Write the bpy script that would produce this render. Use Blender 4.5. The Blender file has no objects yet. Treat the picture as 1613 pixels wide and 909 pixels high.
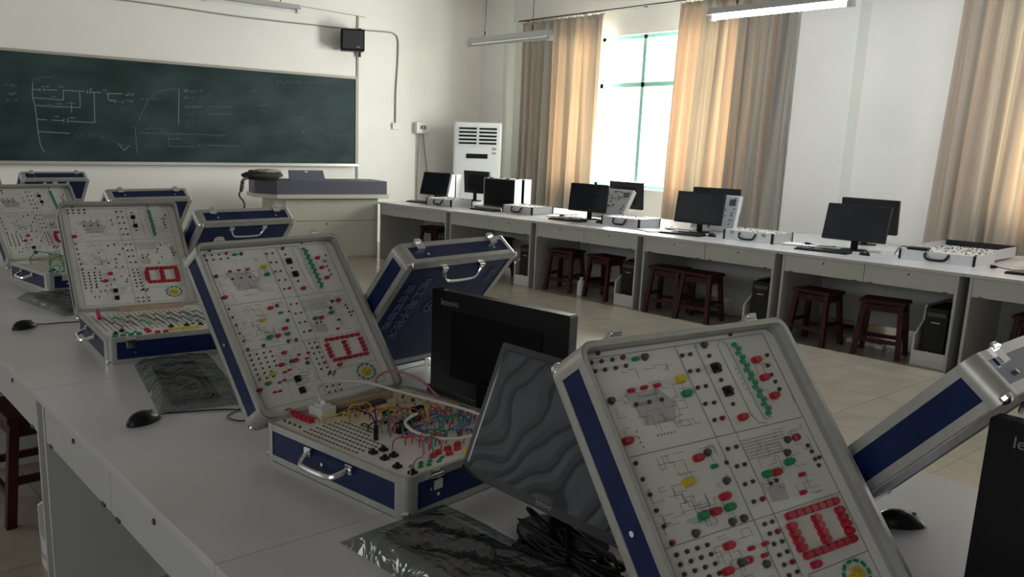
import bpy, math, random
from mathutils import Vector, Matrix
rnd = random.Random(7)
C = bpy.context.scene.collection
SC = bpy.context.scene
PI = math.pi
R = math.radians

# ------------------------------------------------------------------ camera
cam_data = bpy.data.cameras.new('camera'); cam = bpy.data.objects.new('camera', cam_data); C.objects.link(cam)
YAW, PITCH, ROLL = 0.68925203, 0.20546153, 0.03081852
fwd = Vector((math.sin(YAW)*math.cos(PITCH), math.cos(YAW)*math.cos(PITCH), -math.sin(PITCH)))
r0 = Vector((math.cos(YAW), -math.sin(YAW), 0)); u0 = r0.cross(fwd)
rt = math.cos(ROLL)*r0 + math.sin(ROLL)*u0
up = -math.sin(ROLL)*r0 + math.cos(ROLL)*u0
cam.matrix_world = Matrix(((rt.x, up.x, -fwd.x, 0), (rt.y, up.y, -fwd.y, 0), (rt.z, up.z, -fwd.z, 1.5754), (0, 0, 0, 1)))
cam_data.sensor_width = 36; cam_data.lens = 29.797
cam_data.shift_x = 0.0511; cam_data.shift_y = 0.0292
cam_data.clip_start = 0.02
SC.camera = cam

# ------------------------------------------------------------------ view + light
SC.view_settings.view_transform = 'Standard'; SC.view_settings.look = 'None'
SC.view_settings.gamma = 1; SC.view_settings.use_curve_mapping = False
SC.view_settings.exposure = 0.0
w = bpy.data.worlds.new('sky'); SC.world = w; w.use_nodes = True
bg = w.node_tree.nodes['Background']; bg.inputs[0].default_value = (0.93, 0.97, 1.0, 1); bg.inputs[1].default_value = 2.0
def area(name, loc, sx, sy, energy, rot, col=(1, 1, 1)):
    l = bpy.data.lights.new(name, 'AREA'); l.shape = 'RECTANGLE'; l.size = sx; l.size_y = sy; l.energy = energy; l.color = col
    o = bpy.data.objects.new(name, l); C.objects.link(o); o.location = loc; o.rotation_euler = rot
    return o
WIN_Z0, WIN_Z1 = 1.0, 3.1
# daylight outside each window of the window wall (faces into the room)
DAY = (1.0, 0.975, 0.95)
area('daylight_and_fill', (9.95, 7.85, 2.05), 2.1, 3.1, 900, (0, PI/2, 0), DAY)
area('daylight_and_fill', (9.95, 1.80, 2.05), 2.1, 3.1, 750, (0, PI/2, 0), DAY)
area('daylight_and_fill', (9.95, -2.4, 2.05), 2.1, 3.1, 200, (0, PI/2, 0), DAY)
# added fill light for pillars and desks, behind made-up openings in the left wall
area('daylight_and_fill', (-3.75, 7.4, 2.4), 1.2, 5.0, 35, (0, -PI/2, 0), DAY)
area('daylight_and_fill', (-3.75, -1.6, 2.1), 1.8, 4.2, 24, (0, -PI/2, 0), DAY)

# ------------------------------------------------------------------ materials
_m = {}
def mat(name, col, rough=0.5, metal=0.0, noise=0.0, scale=20, spec=0.5, coat=0.0, bump=0.0, emit=None):
    if name in _m: return _m[name]
    m = bpy.data.materials.new(name); m.use_nodes = True; nt = m.node_tree; b = nt.nodes['Principled BSDF']
    b.inputs['Base Color'].default_value = (*col, 1); b.inputs['Roughness'].default_value = rough
    b.inputs['Metallic'].default_value = metal; b.inputs['Specular IOR Level'].default_value = spec
    b.inputs['Coat Weight'].default_value = coat
    if noise or bump:
        tc = nt.nodes.new('ShaderNodeTexCoord'); n = nt.nodes.new('ShaderNodeTexNoise'); n.inputs['Scale'].default_value = scale
        n.inputs['Detail'].default_value = 5
        nt.links.new(tc.outputs['Object'], n.inputs['Vector'])
        if noise:
            r = nt.nodes.new('ShaderNodeValToRGB')
            r.color_ramp.elements[0].position = 0.3; r.color_ramp.elements[1].position = 0.7
            r.color_ramp.elements[0].color = (*[max(0, c*(1-noise)) for c in col], 1)
            r.color_ramp.elements[1].color = (*[min(1, c*(1+noise)) for c in col], 1)
            nt.links.new(n.outputs['Fac'], r.inputs[0]); nt.links.new(r.outputs[0], b.inputs['Base Color'])
        if bump:
            bp = nt.nodes.new('ShaderNodeBump'); bp.inputs['Strength'].default_value = bump; bp.inputs['Distance'].default_value = 0.01
            nt.links.new(n.outputs['Fac'], bp.inputs['Height']); nt.links.new(bp.outputs[0], b.inputs['Normal'])
    if emit:
        b.inputs['Emission Color'].default_value = (*emit[0], 1); b.inputs['Emission Strength'].default_value = emit[1]
    _m[name] = m
    return m
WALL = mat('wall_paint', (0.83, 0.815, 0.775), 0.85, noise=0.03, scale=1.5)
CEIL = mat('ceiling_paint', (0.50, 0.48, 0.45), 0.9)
LAM = mat('grey_laminate', (0.47, 0.48, 0.46), 0.45, noise=0.03, scale=6)
TOP = mat('tabletop_laminate', (0.52, 0.52, 0.515), 0.27, noise=0.04, scale=4)
EDGE = mat('laminate_edge', (0.62, 0.62, 0.60), 0.5)
ALU = mat('aluminium_profile', (0.43, 0.43, 0.40), 0.38, metal=0.55, noise=0.06, scale=60)
ALUD = mat('aluminium_lining', (0.30, 0.30, 0.28), 0.5, metal=0.4)
CHROME = mat('chrome', (0.8, 0.8, 0.8), 0.15, metal=1.0)
BLUE = mat('blue_laminate', (0.0045, 0.0145, 0.066), 0.38, noise=0.25, scale=30, spec=0.28)
PANEL = mat('cream_panel', (0.62, 0.62, 0.57), 0.45)
PRINT = mat('printed_grey', (0.22, 0.22, 0.21), 0.6)
PRINTL = mat('printed_light_grey', (0.40, 0.40, 0.38), 0.6)
BLACK = mat('black_plastic', (0.009, 0.009, 0.011), 0.38, spec=0.25)
BLACKM = mat('matt_black_plastic', (0.005, 0.005, 0.007), 0.55, spec=0.15)
DKGREY = mat('dark_grey_plastic', (0.05, 0.05, 0.055), 0.4)
RED = mat('red_plastic', (0.40, 0.012, 0.03), 0.4)
GREEN = mat('green_plastic', (0.01, 0.22, 0.09), 0.35)
YELLOW = mat('yellow_plastic', (0.55, 0.42, 0.03), 0.35)
WHITE = mat('white_plastic', (0.75, 0.75, 0.73), 0.4)
TAN = mat('tan_ribbon', (0.38, 0.28, 0.18), 0.6, noise=0.1)
BLUEW = mat('blue_wire', (0.02, 0.12, 0.28), 0.4)
WOOD = mat('dark_red_wood', (0.040, 0.007, 0.006), 0.45, spec=0.25, noise=0.4, scale=12)
GREENF = mat('green_window_frame', (0.22, 0.50, 0.42), 0.5)
SILV = mat('silver_sheet', (0.62, 0.62, 0.63), 0.35, metal=0.35, noise=0.04)
CHALK = mat('chalk', (0.19, 0.25, 0.24), 0.9)
CHALKF = mat('faint_chalk', (0.085, 0.125, 0.12), 0.9)

def screen_mat():
    m = mat('glossy_screen', (0.012, 0.014, 0.018), 0.12, noise=0.35, scale=3, spec=0.4)
    return m
SCREEN = screen_mat()

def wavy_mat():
    m = bpy.data.materials.new('screen_film_painted_reflections'); m.use_nodes = True; nt = m.node_tree; b = nt.nodes['Principled BSDF']
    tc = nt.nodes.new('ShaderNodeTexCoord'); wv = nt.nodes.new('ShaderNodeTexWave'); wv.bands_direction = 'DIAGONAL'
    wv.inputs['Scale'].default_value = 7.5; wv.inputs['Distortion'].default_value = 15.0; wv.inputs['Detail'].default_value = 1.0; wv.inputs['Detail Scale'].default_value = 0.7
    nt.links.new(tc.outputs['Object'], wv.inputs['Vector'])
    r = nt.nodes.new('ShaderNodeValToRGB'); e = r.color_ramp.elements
    e[0].position = 0.03; e[0].color = (0.004, 0.005, 0.006, 1); e[1].position = 0.16; e[1].color = (0.042, 0.047, 0.052, 1)  # grey haze and dark bands: wavy reflections painted into the film colour
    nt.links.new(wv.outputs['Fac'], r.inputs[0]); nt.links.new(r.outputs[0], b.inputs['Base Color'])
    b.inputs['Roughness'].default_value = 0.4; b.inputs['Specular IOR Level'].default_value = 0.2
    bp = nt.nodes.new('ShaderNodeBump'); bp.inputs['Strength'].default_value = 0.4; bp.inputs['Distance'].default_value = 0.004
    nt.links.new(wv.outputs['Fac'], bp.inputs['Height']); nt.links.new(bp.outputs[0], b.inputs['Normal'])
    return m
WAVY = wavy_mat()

def glass_mat():
    m = bpy.data.materials.new('window_glass'); m.use_nodes = True; nt = m.node_tree; nt.nodes.clear()
    o = nt.nodes.new('ShaderNodeOutputMaterial'); t = nt.nodes.new('ShaderNodeBsdfTransparent'); g = nt.nodes.new('ShaderNodeBsdfGlossy')
    g.inputs['Roughness'].default_value = 0.03; mx = nt.nodes.new('ShaderNodeMixShader'); mx.inputs[0].default_value = 0.06
    t.inputs[0].default_value = (0.96, 0.98, 0.97, 1)
    nt.links.new(t.outputs[0], mx.inputs[1]); nt.links.new(g.outputs[0], mx.inputs[2]); nt.links.new(mx.outputs[0], o.inputs[0])
    return m
GLASS = glass_mat()

def film_mat(name, tint, glossy, rough, diff=0.0, bump=1.0, scale=14):
    m = bpy.data.materials.new(name); m.use_nodes = True; nt = m.node_tree; nt.nodes.clear()
    o = nt.nodes.new('ShaderNodeOutputMaterial'); t = nt.nodes.new('ShaderNodeBsdfTransparent'); g = nt.nodes.new('ShaderNodeBsdfGlossy')
    t.inputs[0].default_value = (*tint, 1); g.inputs['Roughness'].default_value = rough
    tc = nt.nodes.new('ShaderNodeTexCoord'); n = nt.nodes.new('ShaderNodeTexNoise'); n.inputs['Scale'].default_value = scale; n.inputs['Distortion'].default_value = 1.5
    b = nt.nodes.new('ShaderNodeBump'); b.inputs['Strength'].default_value = bump; b.inputs['Distance'].default_value = 0.03
    nt.links.new(tc.outputs['Object'], n.inputs['Vector']); nt.links.new(n.outputs['Fac'], b.inputs['Height']); nt.links.new(b.outputs[0], g.inputs['Normal'])
    mx = nt.nodes.new('ShaderNodeMixShader'); mx.inputs[0].default_value = glossy
    nt.links.new(t.outputs[0], mx.inputs[1]); nt.links.new(g.outputs[0], mx.inputs[2])
    if diff:
        d = nt.nodes.new('ShaderNodeBsdfDiffuse'); d.inputs[0].default_value = (0.25, 0.27, 0.28, 1)
        m2 = nt.nodes.new('ShaderNodeMixShader'); m2.inputs[0].default_value = diff
        nt.links.new(mx.outputs[0], m2.inputs[1]); nt.links.new(d.outputs[0], m2.inputs[2]); nt.links.new(m2.outputs[0], o.inputs[0])
    else: nt.links.new(mx.outputs[0], o.inputs[0])
    return m
FILM = film_mat('clear_plastic_film', (0.46, 0.50, 0.52), 0.14, 0.13, diff=0.06, bump=0.5)

def curtain_mat():
    m = bpy.data.materials.new('curtain_fabric'); m.use_nodes = True; nt = m.node_tree; nt.nodes.clear()
    o = nt.nodes.new('ShaderNodeOutputMaterial'); d = nt.nodes.new('ShaderNodeBsdfDiffuse'); t = nt.nodes.new('ShaderNodeBsdfTranslucent')
    mx = nt.nodes.new('ShaderNodeMixShader'); mx.inputs[0].default_value = 0.32
    tc = nt.nodes.new('ShaderNodeTexCoord'); mp = nt.nodes.new('ShaderNodeMapping'); mp.inputs['Scale'].default_value = (1, 1, 0.02)
    nt.links.new(tc.outputs['UV'], mp.inputs[0])
    wv = nt.nodes.new('ShaderNodeTexNoise'); wv.inputs['Scale'].default_value = 5.5; wv.inputs['Detail'].default_value = 3; wv.noise_dimensions = '1D'
    sx = nt.nodes.new('ShaderNodeSeparateXYZ'); nt.links.new(tc.outputs['UV'], sx.inputs[0]); nt.links.new(sx.outputs[0], wv.inputs['W'])
    r = nt.nodes.new('ShaderNodeValToRGB'); e = r.color_ramp.elements
    e[0].position = 0.35; e[0].color = (0.40, 0.36, 0.32, 1); e[1].position = 0.55; e[1].color = (0.62, 0.56, 0.48, 1)
    x = e.new(0.48); x.color = (0.50, 0.49, 0.45, 1); x = e.new(0.66); x.color = (0.56, 0.47, 0.39, 1)
    nt.links.new(wv.outputs['Fac'], r.inputs[0]); nt.links.new(r.outputs[0], d.inputs[0])
    r2 = nt.nodes.new('ShaderNodeMixRGB'); r2.blend_type = 'MULTIPLY'; r2.inputs[0].default_value = 1; r2.inputs[2].default_value = (1.0, 0.87, 0.74, 1)
    nt.links.new(r.outputs[0], r2.inputs[1]); nt.links.new(r2.outputs[0], t.inputs[0])
    nt.links.new(d.outputs[0], mx.inputs[1]); nt.links.new(t.outputs[0], mx.inputs[2]); nt.links.new(mx.outputs[0], o.inputs[0])
    return m
CURT = curtain_mat()

def tile_mat():
    m = bpy.data.materials.new('floor_tiles'); m.use_nodes = True; nt = m.node_tree; b = nt.nodes['Principled BSDF']
    tc = nt.nodes.new('ShaderNodeTexCoord'); br = nt.nodes.new('ShaderNodeTexBrick'); br.offset = 0; br.inputs['Scale'].default_value = 1.0
    br.inputs['Brick Width'].default_value = 0.8; br.inputs['Row Height'].default_value = 0.8; br.inputs['Mortar Size'].default_value = 0.003
    br.inputs['Color1'].default_value = (0.33, 0.295, 0.23, 1); br.inputs['Color2'].default_value = (0.36, 0.32, 0.25, 1); br.inputs['Mortar'].default_value = (0.22, 0.19, 0.15, 1)
    nt.links.new(tc.outputs['Object'], br.inputs['Vector'])
    n = nt.nodes.new('ShaderNodeTexNoise'); n.inputs['Scale'].default_value = 5; n.inputs['Detail'].default_value = 6
    nt.links.new(tc.outputs['Object'], n.inputs['Vector'])
    mx = nt.nodes.new('ShaderNodeMixRGB'); mx.blend_type = 'OVERLAY'; mx.inputs[0].default_value = 0.25
    nt.links.new(br.outputs[0], mx.inputs[1]); nt.links.new(n.outputs['Fac'], mx.inputs[2]); nt.links.new(mx.outputs[0], b.inputs['Base Color'])
    b.inputs['Roughness'].default_value = 0.22
    return m
TILE = tile_mat()

def board_mat():
    m = bpy.data.materials.new('chalkboard_green'); m.use_nodes = True; nt = m.node_tree; b = nt.nodes['Principled BSDF']
    tc = nt.nodes.new('ShaderNodeTexCoord'); mp = nt.nodes.new('ShaderNodeMapping'); mp.inputs['Scale'].default_value = (0.8, 1, 1.6)
    n = nt.nodes.new('ShaderNodeTexNoise'); n.inputs['Scale'].default_value = 2.0; n.inputs['Detail'].default_value = 7
    nt.links.new(tc.outputs['Object'], mp.inputs[0]); nt.links.new(mp.outputs[0], n.inputs['Vector'])
    r = nt.nodes.new('ShaderNodeValToRGB'); r.color_ramp.elements[0].color = (0.014, 0.032, 0.030, 1); r.color_ramp.elements[1].color = (0.040, 0.070, 0.070, 1)
    r.color_ramp.elements[0].position = 0.35; r.color_ramp.elements[1].position = 0.75
    nt.links.new(n.outputs['Fac'], r.inputs[0]); nt.links.new(r.outputs[0], b.inputs['Base Color']); b.inputs['Roughness'].default_value = 0.6; b.inputs['Specular IOR Level'].default_value = 0.15
    return m
BOARD = board_mat()

# ------------------------------------------------------------------ mesh helpers
class MB:
    def __init__(s): s.v = []; s.f = []; s.mi = []; s.uv = None
    def add(s, vs, fs, mi=0, M=None):
        n = len(s.v)
        for p in vs:
            p = Vector(p)
            s.v.append(M @ p if M else p)
        for f in fs: s.f.append([i+n for i in f]); s.mi.append(mi)
        return s
    def box(s, x0, x1, y0, y1, z0, z1, mi=0, M=None):
        vs = [(x, y, z) for z in (z0, z1) for x, y in ((x0, y0), (x1, y0), (x1, y1), (x0, y1))]
        return s.add(vs, [(3, 2, 1, 0), (4, 5, 6, 7), (0, 1, 5, 4), (1, 2, 6, 5), (2, 3, 7, 6), (3, 0, 4, 7)], mi, M)
    def prism(s, L, z0, z1, mi=0, M=None):
        n = len(L)
        vs = [(x, y, z0) for x, y in L]+[(x, y, z1) for x, y in L]
        fs = [tuple(range(n-1, -1, -1)), tuple(range(n, 2*n))]+[(i, (i+1) % n, n+(i+1) % n, n+i) for i in range(n)]
        return s.add(vs, fs, mi, M)
    def ring(s, Lo, Li, z0, z1, mi=0, M=None):
        n = len(Lo); vs = [(x, y, z) for z in (z0, z1) for L in (Lo, Li) for x, y in L]; fs = []
        for i in range(n):
            j = (i+1) % n; o0, i0, o1, i1 = 0, n, 2*n, 3*n
            fs += [(o0+i, o0+j, o1+j, o1+i), (i0+j, i0+i, i1+i, i1+j), (o1+i, o1+j, i1+j, i1+i), (o0+j, o0+i, i0+i, i0+j)]
        return s.add(vs, fs, mi, M)
    def cyl(s, x, y, z0, z1, r, n=12, mi=0, M=None, r2=None):
        r2 = r if r2 is None else r2
        vs = [(x+r*math.cos(2*PI*i/n), y+r*math.sin(2*PI*i/n), z0) for i in range(n)]+[(x+r2*math.cos(2*PI*i/n), y+r2*math.sin(2*PI*i/n), z1) for i in range(n)]
        fs = [tuple(range(n-1, -1, -1)), tuple(range(n, 2*n))]+[(i, (i+1) % n, n+(i+1) % n, n+i) for i in range(n)]
        return s.add(vs, fs, mi, M)
    def tube(s, P, r, n=8, mi=0, M=None, closed=False):
        P = [Vector(p) for p in P]; vs = []; fs = []; m = len(P)
        for k, p in enumerate(P):
            a = P[(k-1) % m] if (k or closed) else P[0]; b = P[(k+1) % m] if (k < m-1 or closed) else P[-1]
            t = (b-a).normalized(); q = Vector((0, 0, 1)) if abs(t.z) < 0.9 else Vector((1, 0, 0))
            u = t.cross(q).normalized(); w_ = t.cross(u)
            rr = r[k] if isinstance(r, (list, tuple)) else r
            vs += [p+u*rr*math.cos(2*PI*i/n)+w_*rr*math.sin(2*PI*i/n) for i in range(n)]
        for k in range(m if closed else m-1):
            k2 = (k+1) % m
            fs += [(k*n+i, k*n+(i+1) % n, k2*n+(i+1) % n, k2*n+i) for i in range(n)]
        if not closed: fs += [tuple(range(n-1, -1, -1)), tuple((m-1)*n+i for i in range(n))]
        return s.add(vs, fs, mi, M)
    def ball(s, c, r, n=10, mi=0, M=None, sc=(1, 1, 1)):
        vs = []; fs = []; k = n//2
        for j in range(k+1):
            a = PI*j/k
            for i in range(n): vs.append((c[0]+sc[0]*r*math.sin(a)*math.cos(2*PI*i/n), c[1]+sc[1]*r*math.sin(a)*math.sin(2*PI*i/n), c[2]+sc[2]*r*math.cos(a)))
        for j in range(k):
            for i in range(n): fs.append((j*n+i, (j+1)*n+i, (j+1)*n+(i+1) % n, j*n+(i+1) % n))
        return s.add(vs, fs, mi, M)
    def mesh(s, name, mats, smooth=False):
        me = bpy.data.meshes.new(name); me.from_pydata([tuple(v) for v in s.v], [], s.f)
        for m in (mats if isinstance(mats, (list, tuple)) else [mats]): me.materials.append(m)
        me.polygons.foreach_set('material_index', s.mi)
        if smooth: me.polygons.foreach_set('use_smooth', [True]*len(me.polygons)); 
        me.update()
        if smooth:
            try: me.set_sharp_from_angle(angle=R(35))
            except Exception: pass
        return me
    def build(s, name, mats, parent=None, loc=(0, 0, 0), rot=(0, 0, 0), smooth=False, bevel=0.0):
        o = bpy.data.objects.new(name, s.mesh(name, mats, smooth)); C.objects.link(o)
        o.parent = parent; o.location = loc; o.rotation_euler = rot
        if bevel:
            b = o.modifiers.new('bevel', 'BEVEL'); b.width = bevel; b.segments = 2; b.limit_method = 'ANGLE'
        return o
def tag(o, label, cat, group=None):
    o['label'] = label; o['category'] = cat
    if group: o['group'] = group
    return o
def thing(name, label, cat, loc=(0, 0, 0), rotz=0, group=None):
    o = bpy.data.objects.new(name, None); C.objects.link(o); o.location = loc; o.rotation_euler = (0, 0, rotz); o.empty_display_size = 0.1
    return tag(o, label, cat, group)
def inst(name, me, parent, loc=(0, 0, 0), rot=(0, 0, 0)):
    o = bpy.data.objects.new(name, me); C.objects.link(o); o.parent = parent; o.location = loc; o.rotation_euler = rot
    return o
def copy_tree(o, parent=None):
    c = o.copy(); C.objects.link(c); c.parent = parent
    for ch in list(o.children): copy_tree(ch, c)
    return c
def place(proto, used, loc, rotz, label, group=None):
    if not used: o = proto; used.append(1)
    else: o = copy_tree(proto)
    o.location = loc; o.rotation_euler = (0, 0, rotz); o['label'] = label
    if group: o['group'] = group
    return o
def rrect(x0, x1, y0, y1, r, n=5):
    L = []
    for cx, cy, a0 in ((x1-r, y0+r, -PI/2), (x1-r, y1-r, 0), (x0+r, y1-r, PI/2), (x0+r, y0+r, PI)):
        for i in range(n+1):
            a = a0+PI/2*i/n; L.append((cx+r*math.cos(a), cy+r*math.sin(a)))
    return L
def bez(pts, n=8):
    # smooth curve through points
    P = [Vector(p) for p in pts]; out = []
    for i in range(len(P)-1):
        a = P[max(i-1, 0)]; b = P[i]; c = P[i+1]; d = P[min(i+2, len(P)-1)]
        for k in range(n):
            t = k/n; out.append(0.5*((2*b)+(-a+c)*t+(2*a-5*b+4*c-d)*t*t+(-a+3*b-3*c+d)*t*t*t))
    out.append(P[-1]); return out
def text_obj(name, s, size, m, parent, loc, rot, extrude=0.0004, sx=1.0, align='CENTER'):
    cu = bpy.data.curves.new(name, 'FONT'); cu.body = s; cu.size = size; cu.extrude = extrude; cu.align_x = align; cu.align_y = 'CENTER'
    t = bpy.data.objects.new('tmp', cu); C.objects.link(t)
    dg = bpy.context.evaluated_depsgraph_get(); me = bpy.data.meshes.new_from_object(t.evaluated_get(dg))
    C.objects.unlink(t); bpy.data.objects.remove(t)
    me.materials.clear(); me.materials.append(m)
    o = inst(name, me, parent, loc, rot); o.scale = (sx, 1, 1)
    return o
def struct(o):
    o['kind'] = 'structure'; return o

# ------------------------------------------------------------------ room shell
YB, XW, XP, XL, YN, ZC = 11.0, 9.6, 9.35, -3.6, -4.6, 4.0
struct(MB().box(XL-0.1, XW+0.25, YN-0.1, YB+0.15, -0.1, 0).build('floor', TILE))
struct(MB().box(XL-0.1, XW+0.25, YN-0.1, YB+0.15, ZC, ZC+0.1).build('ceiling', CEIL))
struct(MB().box(XL-0.1, XW+0.25, YB, YB+0.15, 0, ZC).build('wall_front', WALL))
struct(MB().box(XL-0.1, XW+0.25, YN-0.1, YN, 0, ZC).build('wall_rear', mat('rear_wall_paint', (0.20, 0.19, 0.18), 0.9)))
WINS = [(6.32, 9.40), (0.30, 3.30), (-3.90, -0.90)]
wb = MB()
wb.box(XW, XW+0.2, YN, YB, 0, WIN_Z0).box(XW, XW+0.2, YN, YB, WIN_Z1, ZC)
ys = [YN]+[v for a, b in sorted(WINS) for v in (a, b)]+[YB]
for i in range(0, len(ys), 2): wb.box(XW, XW+0.2, ys[i], ys[i+1], WIN_Z0, WIN_Z1)
struct(wb.build('wall_window_side', WALL))
# unseen wall on the left, its window openings added to let the fill in
wl = MB(); wl.box(XL-0.1, XL, YN, 0.5, 0, 1.2).box(XL-0.1, XL, 0.5, YB, 0, 1.8).box(XL-0.1, XL, YN, YB, 3.0, ZC).box(XL-0.1, XL, YN, -3.7, 1.2, 3.0).box(XL-0.1, XL, 0.5, 4.8, 1.8, 3.0).box(XL-0.1, XL, 10.1, YB, 1.8, 3.0)
struct(wl.build('wall_left', mat('left_wall_paint', (0.40, 0.385, 0.36), 0.9)))
# pillars standing proud of the window wall
struct(MB().box(XP, XW, 10.45, YB, 0, ZC).build('trim_1', WALL))
struct(MB().box(XP, XW, 4.745, 5.42, 0, ZC).build('trim_2', WALL))
struct(MB().box(XP, XW, -0.5, 0.0, 0, ZC).build('trim_3', WALL))
# beam over the curtains
struct(MB().box(XW-0.06, XW, YN, 10.45, 3.47, ZC).build('trim_4', WALL))
def window(n, y0, y1):
    x0, x1 = XW+0.06, XW+0.12
    fr = MB()
    fr.box(x0, x1, y0, y1, WIN_Z0, WIN_Z0+0.05).box(x0, x1, y0, y1, WIN_Z1-0.05, WIN_Z1)
    k = 4
    for i in range(k+1):
        y = y0+(y1-y0)*i/k
        if i == 2: y += 0.02
        fr.box(x0, x1, max(y0, y-0.028), min(y1, y+0.028), WIN_Z0, WIN_Z1)
    fr.box(x0, x1, y0, y1, 2.40, 2.46)
    o = struct(fr.build('window_%d' % n, GREENF))
    p = MB().box(x0+0.025, x0+0.031, y0+0.02, y1-0.02, WIN_Z0+0.03, WIN_Z1-0.03).build('window_pane', GLASS, o)
    s_ = MB().box(XW-0.03, XW+0.06, y0-0.04, y1+0.04, WIN_Z0-0.03, WIN_Z0+0.001).build('window_sill', WALL, o)
for i, (a, b) in enumerate(WINS): window(i+1, a, b)

# ------------------------------------------------------------------ curtains
def curtain(label, x, yt0, yt1, yb0, yb1, zt, zb, folds, seed, knot=None):
    rn = random.Random(seed); nu, nv = folds*14, 40
    ph = [rn.uniform(-0.6, 0.6) for _ in range(folds+2)]; amp = [rn.uniform(0.6, 1.25) for _ in range(folds+2)]
    vs = []; uv = []
    for j in range(nv+1):
        t = j/nv; z = zt+(zb-zt)*t
        a = yt0+(yb0-yt0)*t; b = yt1+(yb1-yt1)*t
        for i in range(nu+1):
            u = i/nu; k = u*folds; ki = int(k); fr = k-ki
            am = amp[ki]*(1-fr)+amp[min(ki+1, folds)]*fr
            dx = 0.062*am*math.sin(2*PI*k+ph[ki]*t*0.6)*(0.5+0.6*t)
            dy = 0.03*math.sin(2*PI*k*0.5+seed)*t
            dx += 0.012*math.sin(2*PI*k*2.3+seed)*(1-0.6*t)
            vs.append((x+dx, a+(b-a)*u+dy, z)); uv.append((u*abs(b-a)*1.0, t))
    fs = [(j*(nu+1)+i, j*(nu+1)+i+1, (j+1)*(nu+1)+i+1, (j+1)*(nu+1)+i) for j in range(nv) for i in range(nu)]
    me = bpy.data.meshes.new('curtain'); me.from_pydata(vs, [], fs); me.materials.append(CURT)
    me.polygons.foreach_set('use_smooth', [True]*len(me.polygons))
    l = me.uv_layers.new(name='uv')
    for lp in me.loops: l.data[lp.index].uv = uv[lp.vertex_index]
    t_ = thing('curtain', label, 'curtain', (0, 0, 0))
    o = inst('drape', me, t_)
    s = o.modifiers.new('thick', 'SOLIDIFY'); s.thickness = 0.002
    nh = folds*2
    for i in range(nh+1):
        y = yt0+(yt1-yt0)*i/nh
        MB().tube([(x, y, zt-0.03), (x-0.01, y, zt+0.01), (x, y, zt+0.035), (x+0.012, y, zt+0.02)], 0.004, 6).build('hook', CHROME, t_)
    return t_
curtain('striped beige curtain in the corner beyond the window gap, right behind the far monitors', 9.44, 10.13, 8.47, 10.10, 8.50, 3.40, 0.45, 11, 3)
curtain('striped beige curtain on the near side of the bright window gap, beside the pillar', 9.40, 7.13, 5.51, 7.23, 5.49, 3.40, 0.40, 12, 5)
curtain('striped beige curtain at the right edge of the view, glowing orange in its lower part', 9.40, 3.72, 0.10, 3.80, 0.05, 3.40, 0.40, 22, 9)
rl = MB().tube([(9.42, 10.2, 3.435), (9.42, -0.0+0.02, 3.435)], 0.011, 8)
rail = rl.build('curtain_rail', DKGREY); tag(rail, 'thin dark curtain rail running above the windows', 'curtain rail')
rb = MB()
for y in (10.1, 8.9, 7.8, 6.7, 3.9, 2.4, 0.9): rb.box(9.415, 9.545, y-0.008, y+0.008, 3.428, 3.442)
rb.build('bracket', DKGREY, rail)
CHALK_LINES= [('s', [(2.555, 2.103), (2.545, 2.019), (2.543, 1.927), (2.56, 1.836), (2.57, 1.679), (2.574, 1.543), (2.591, 1.385), (2.628, 1.313)]), ('s', [(2.545, 2.019), (2.626, 2.019)]), ('s', [(2.674, 2.022), (2.81, 2.025)]), ('s', [(2.866, 2.028), (3.12, 2.028)]), ('s', [(3.192, 2.024), (3.309, 2.025)]), ('s', [(3.367, 2.019), (3.562, 2.027)]), ('s', [(2.543, 1.924), (2.873, 1.916), (2.88, 2.024)]), ('s', [(2.56, 1.839), (2.689, 1.838)]), ('s', [(2.743, 1.835), (3.059, 1.838), (3.063, 2.028)]), ('s', [(2.573, 1.68), (2.679, 1.681)]), ('s', [(2.734, 1.679), (2.859, 1.679)]), ('s', [(2.915, 1.674), (3.216, 1.668), (3.228, 2.02)]), ('s', [(3.389, 2.018), (3.39, 1.943), (3.482, 1.941)]), ('s', [(2.574, 1.543), (2.92, 1.532)]), ('f', [(3.699, 1.639), (3.704, 1.315)]), ('f', [(3.739, 1.564), (4.106, 1.562), (4.116, 1.401), (4.281, 1.407), (4.45, 1.408)]), ('f', [(4.106, 1.562), (4.557, 1.564)]), ('s', [(4.272, 2.131), (4.251, 1.69)]), ('f', [(4.12, 1.496), (4.285, 1.503)]), ('s', [(3.478, 1.419), (3.551, 1.344), (3.616, 1.406)]), ('f', [(3.464, 1.434), (3.554, 1.405)]), ('s', [(2.627, 2.038), (2.625, 1.999)]), ('s', [(2.668, 2.04), (2.665, 2.002)]), ('s', [(2.704, 1.861), (2.701, 1.821)]), ('s', [(2.732, 1.863), (2.729, 1.822)]), ('s', [(2.867, 1.706), (2.864, 1.655)]), ('s', [(2.91, 1.707), (2.906, 1.656)]), ('s', [(3.15, 2.048), (3.148, 2.004)]), ('s', [(3.182, 2.05), (3.179, 2.006)]), ('s', [(2.963, 1.899), (2.956, 1.775)]), ('f', [(4.639, 1.929), (4.989, 1.935)]), ('f', [(4.636, 1.833), (4.987, 1.84)]), ('f', [(4.575, 1.564), (4.89, 1.565)]), ('f', [(4.623, 1.427), (5.084, 1.429)]), ('f', [(2.559, 2.125), (2.655, 2.159), (2.779, 2.175)]), ('f', [(3.747, 1.718), (3.884, 1.985), (4.047, 2.094), (4.243, 2.129)])]
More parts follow.
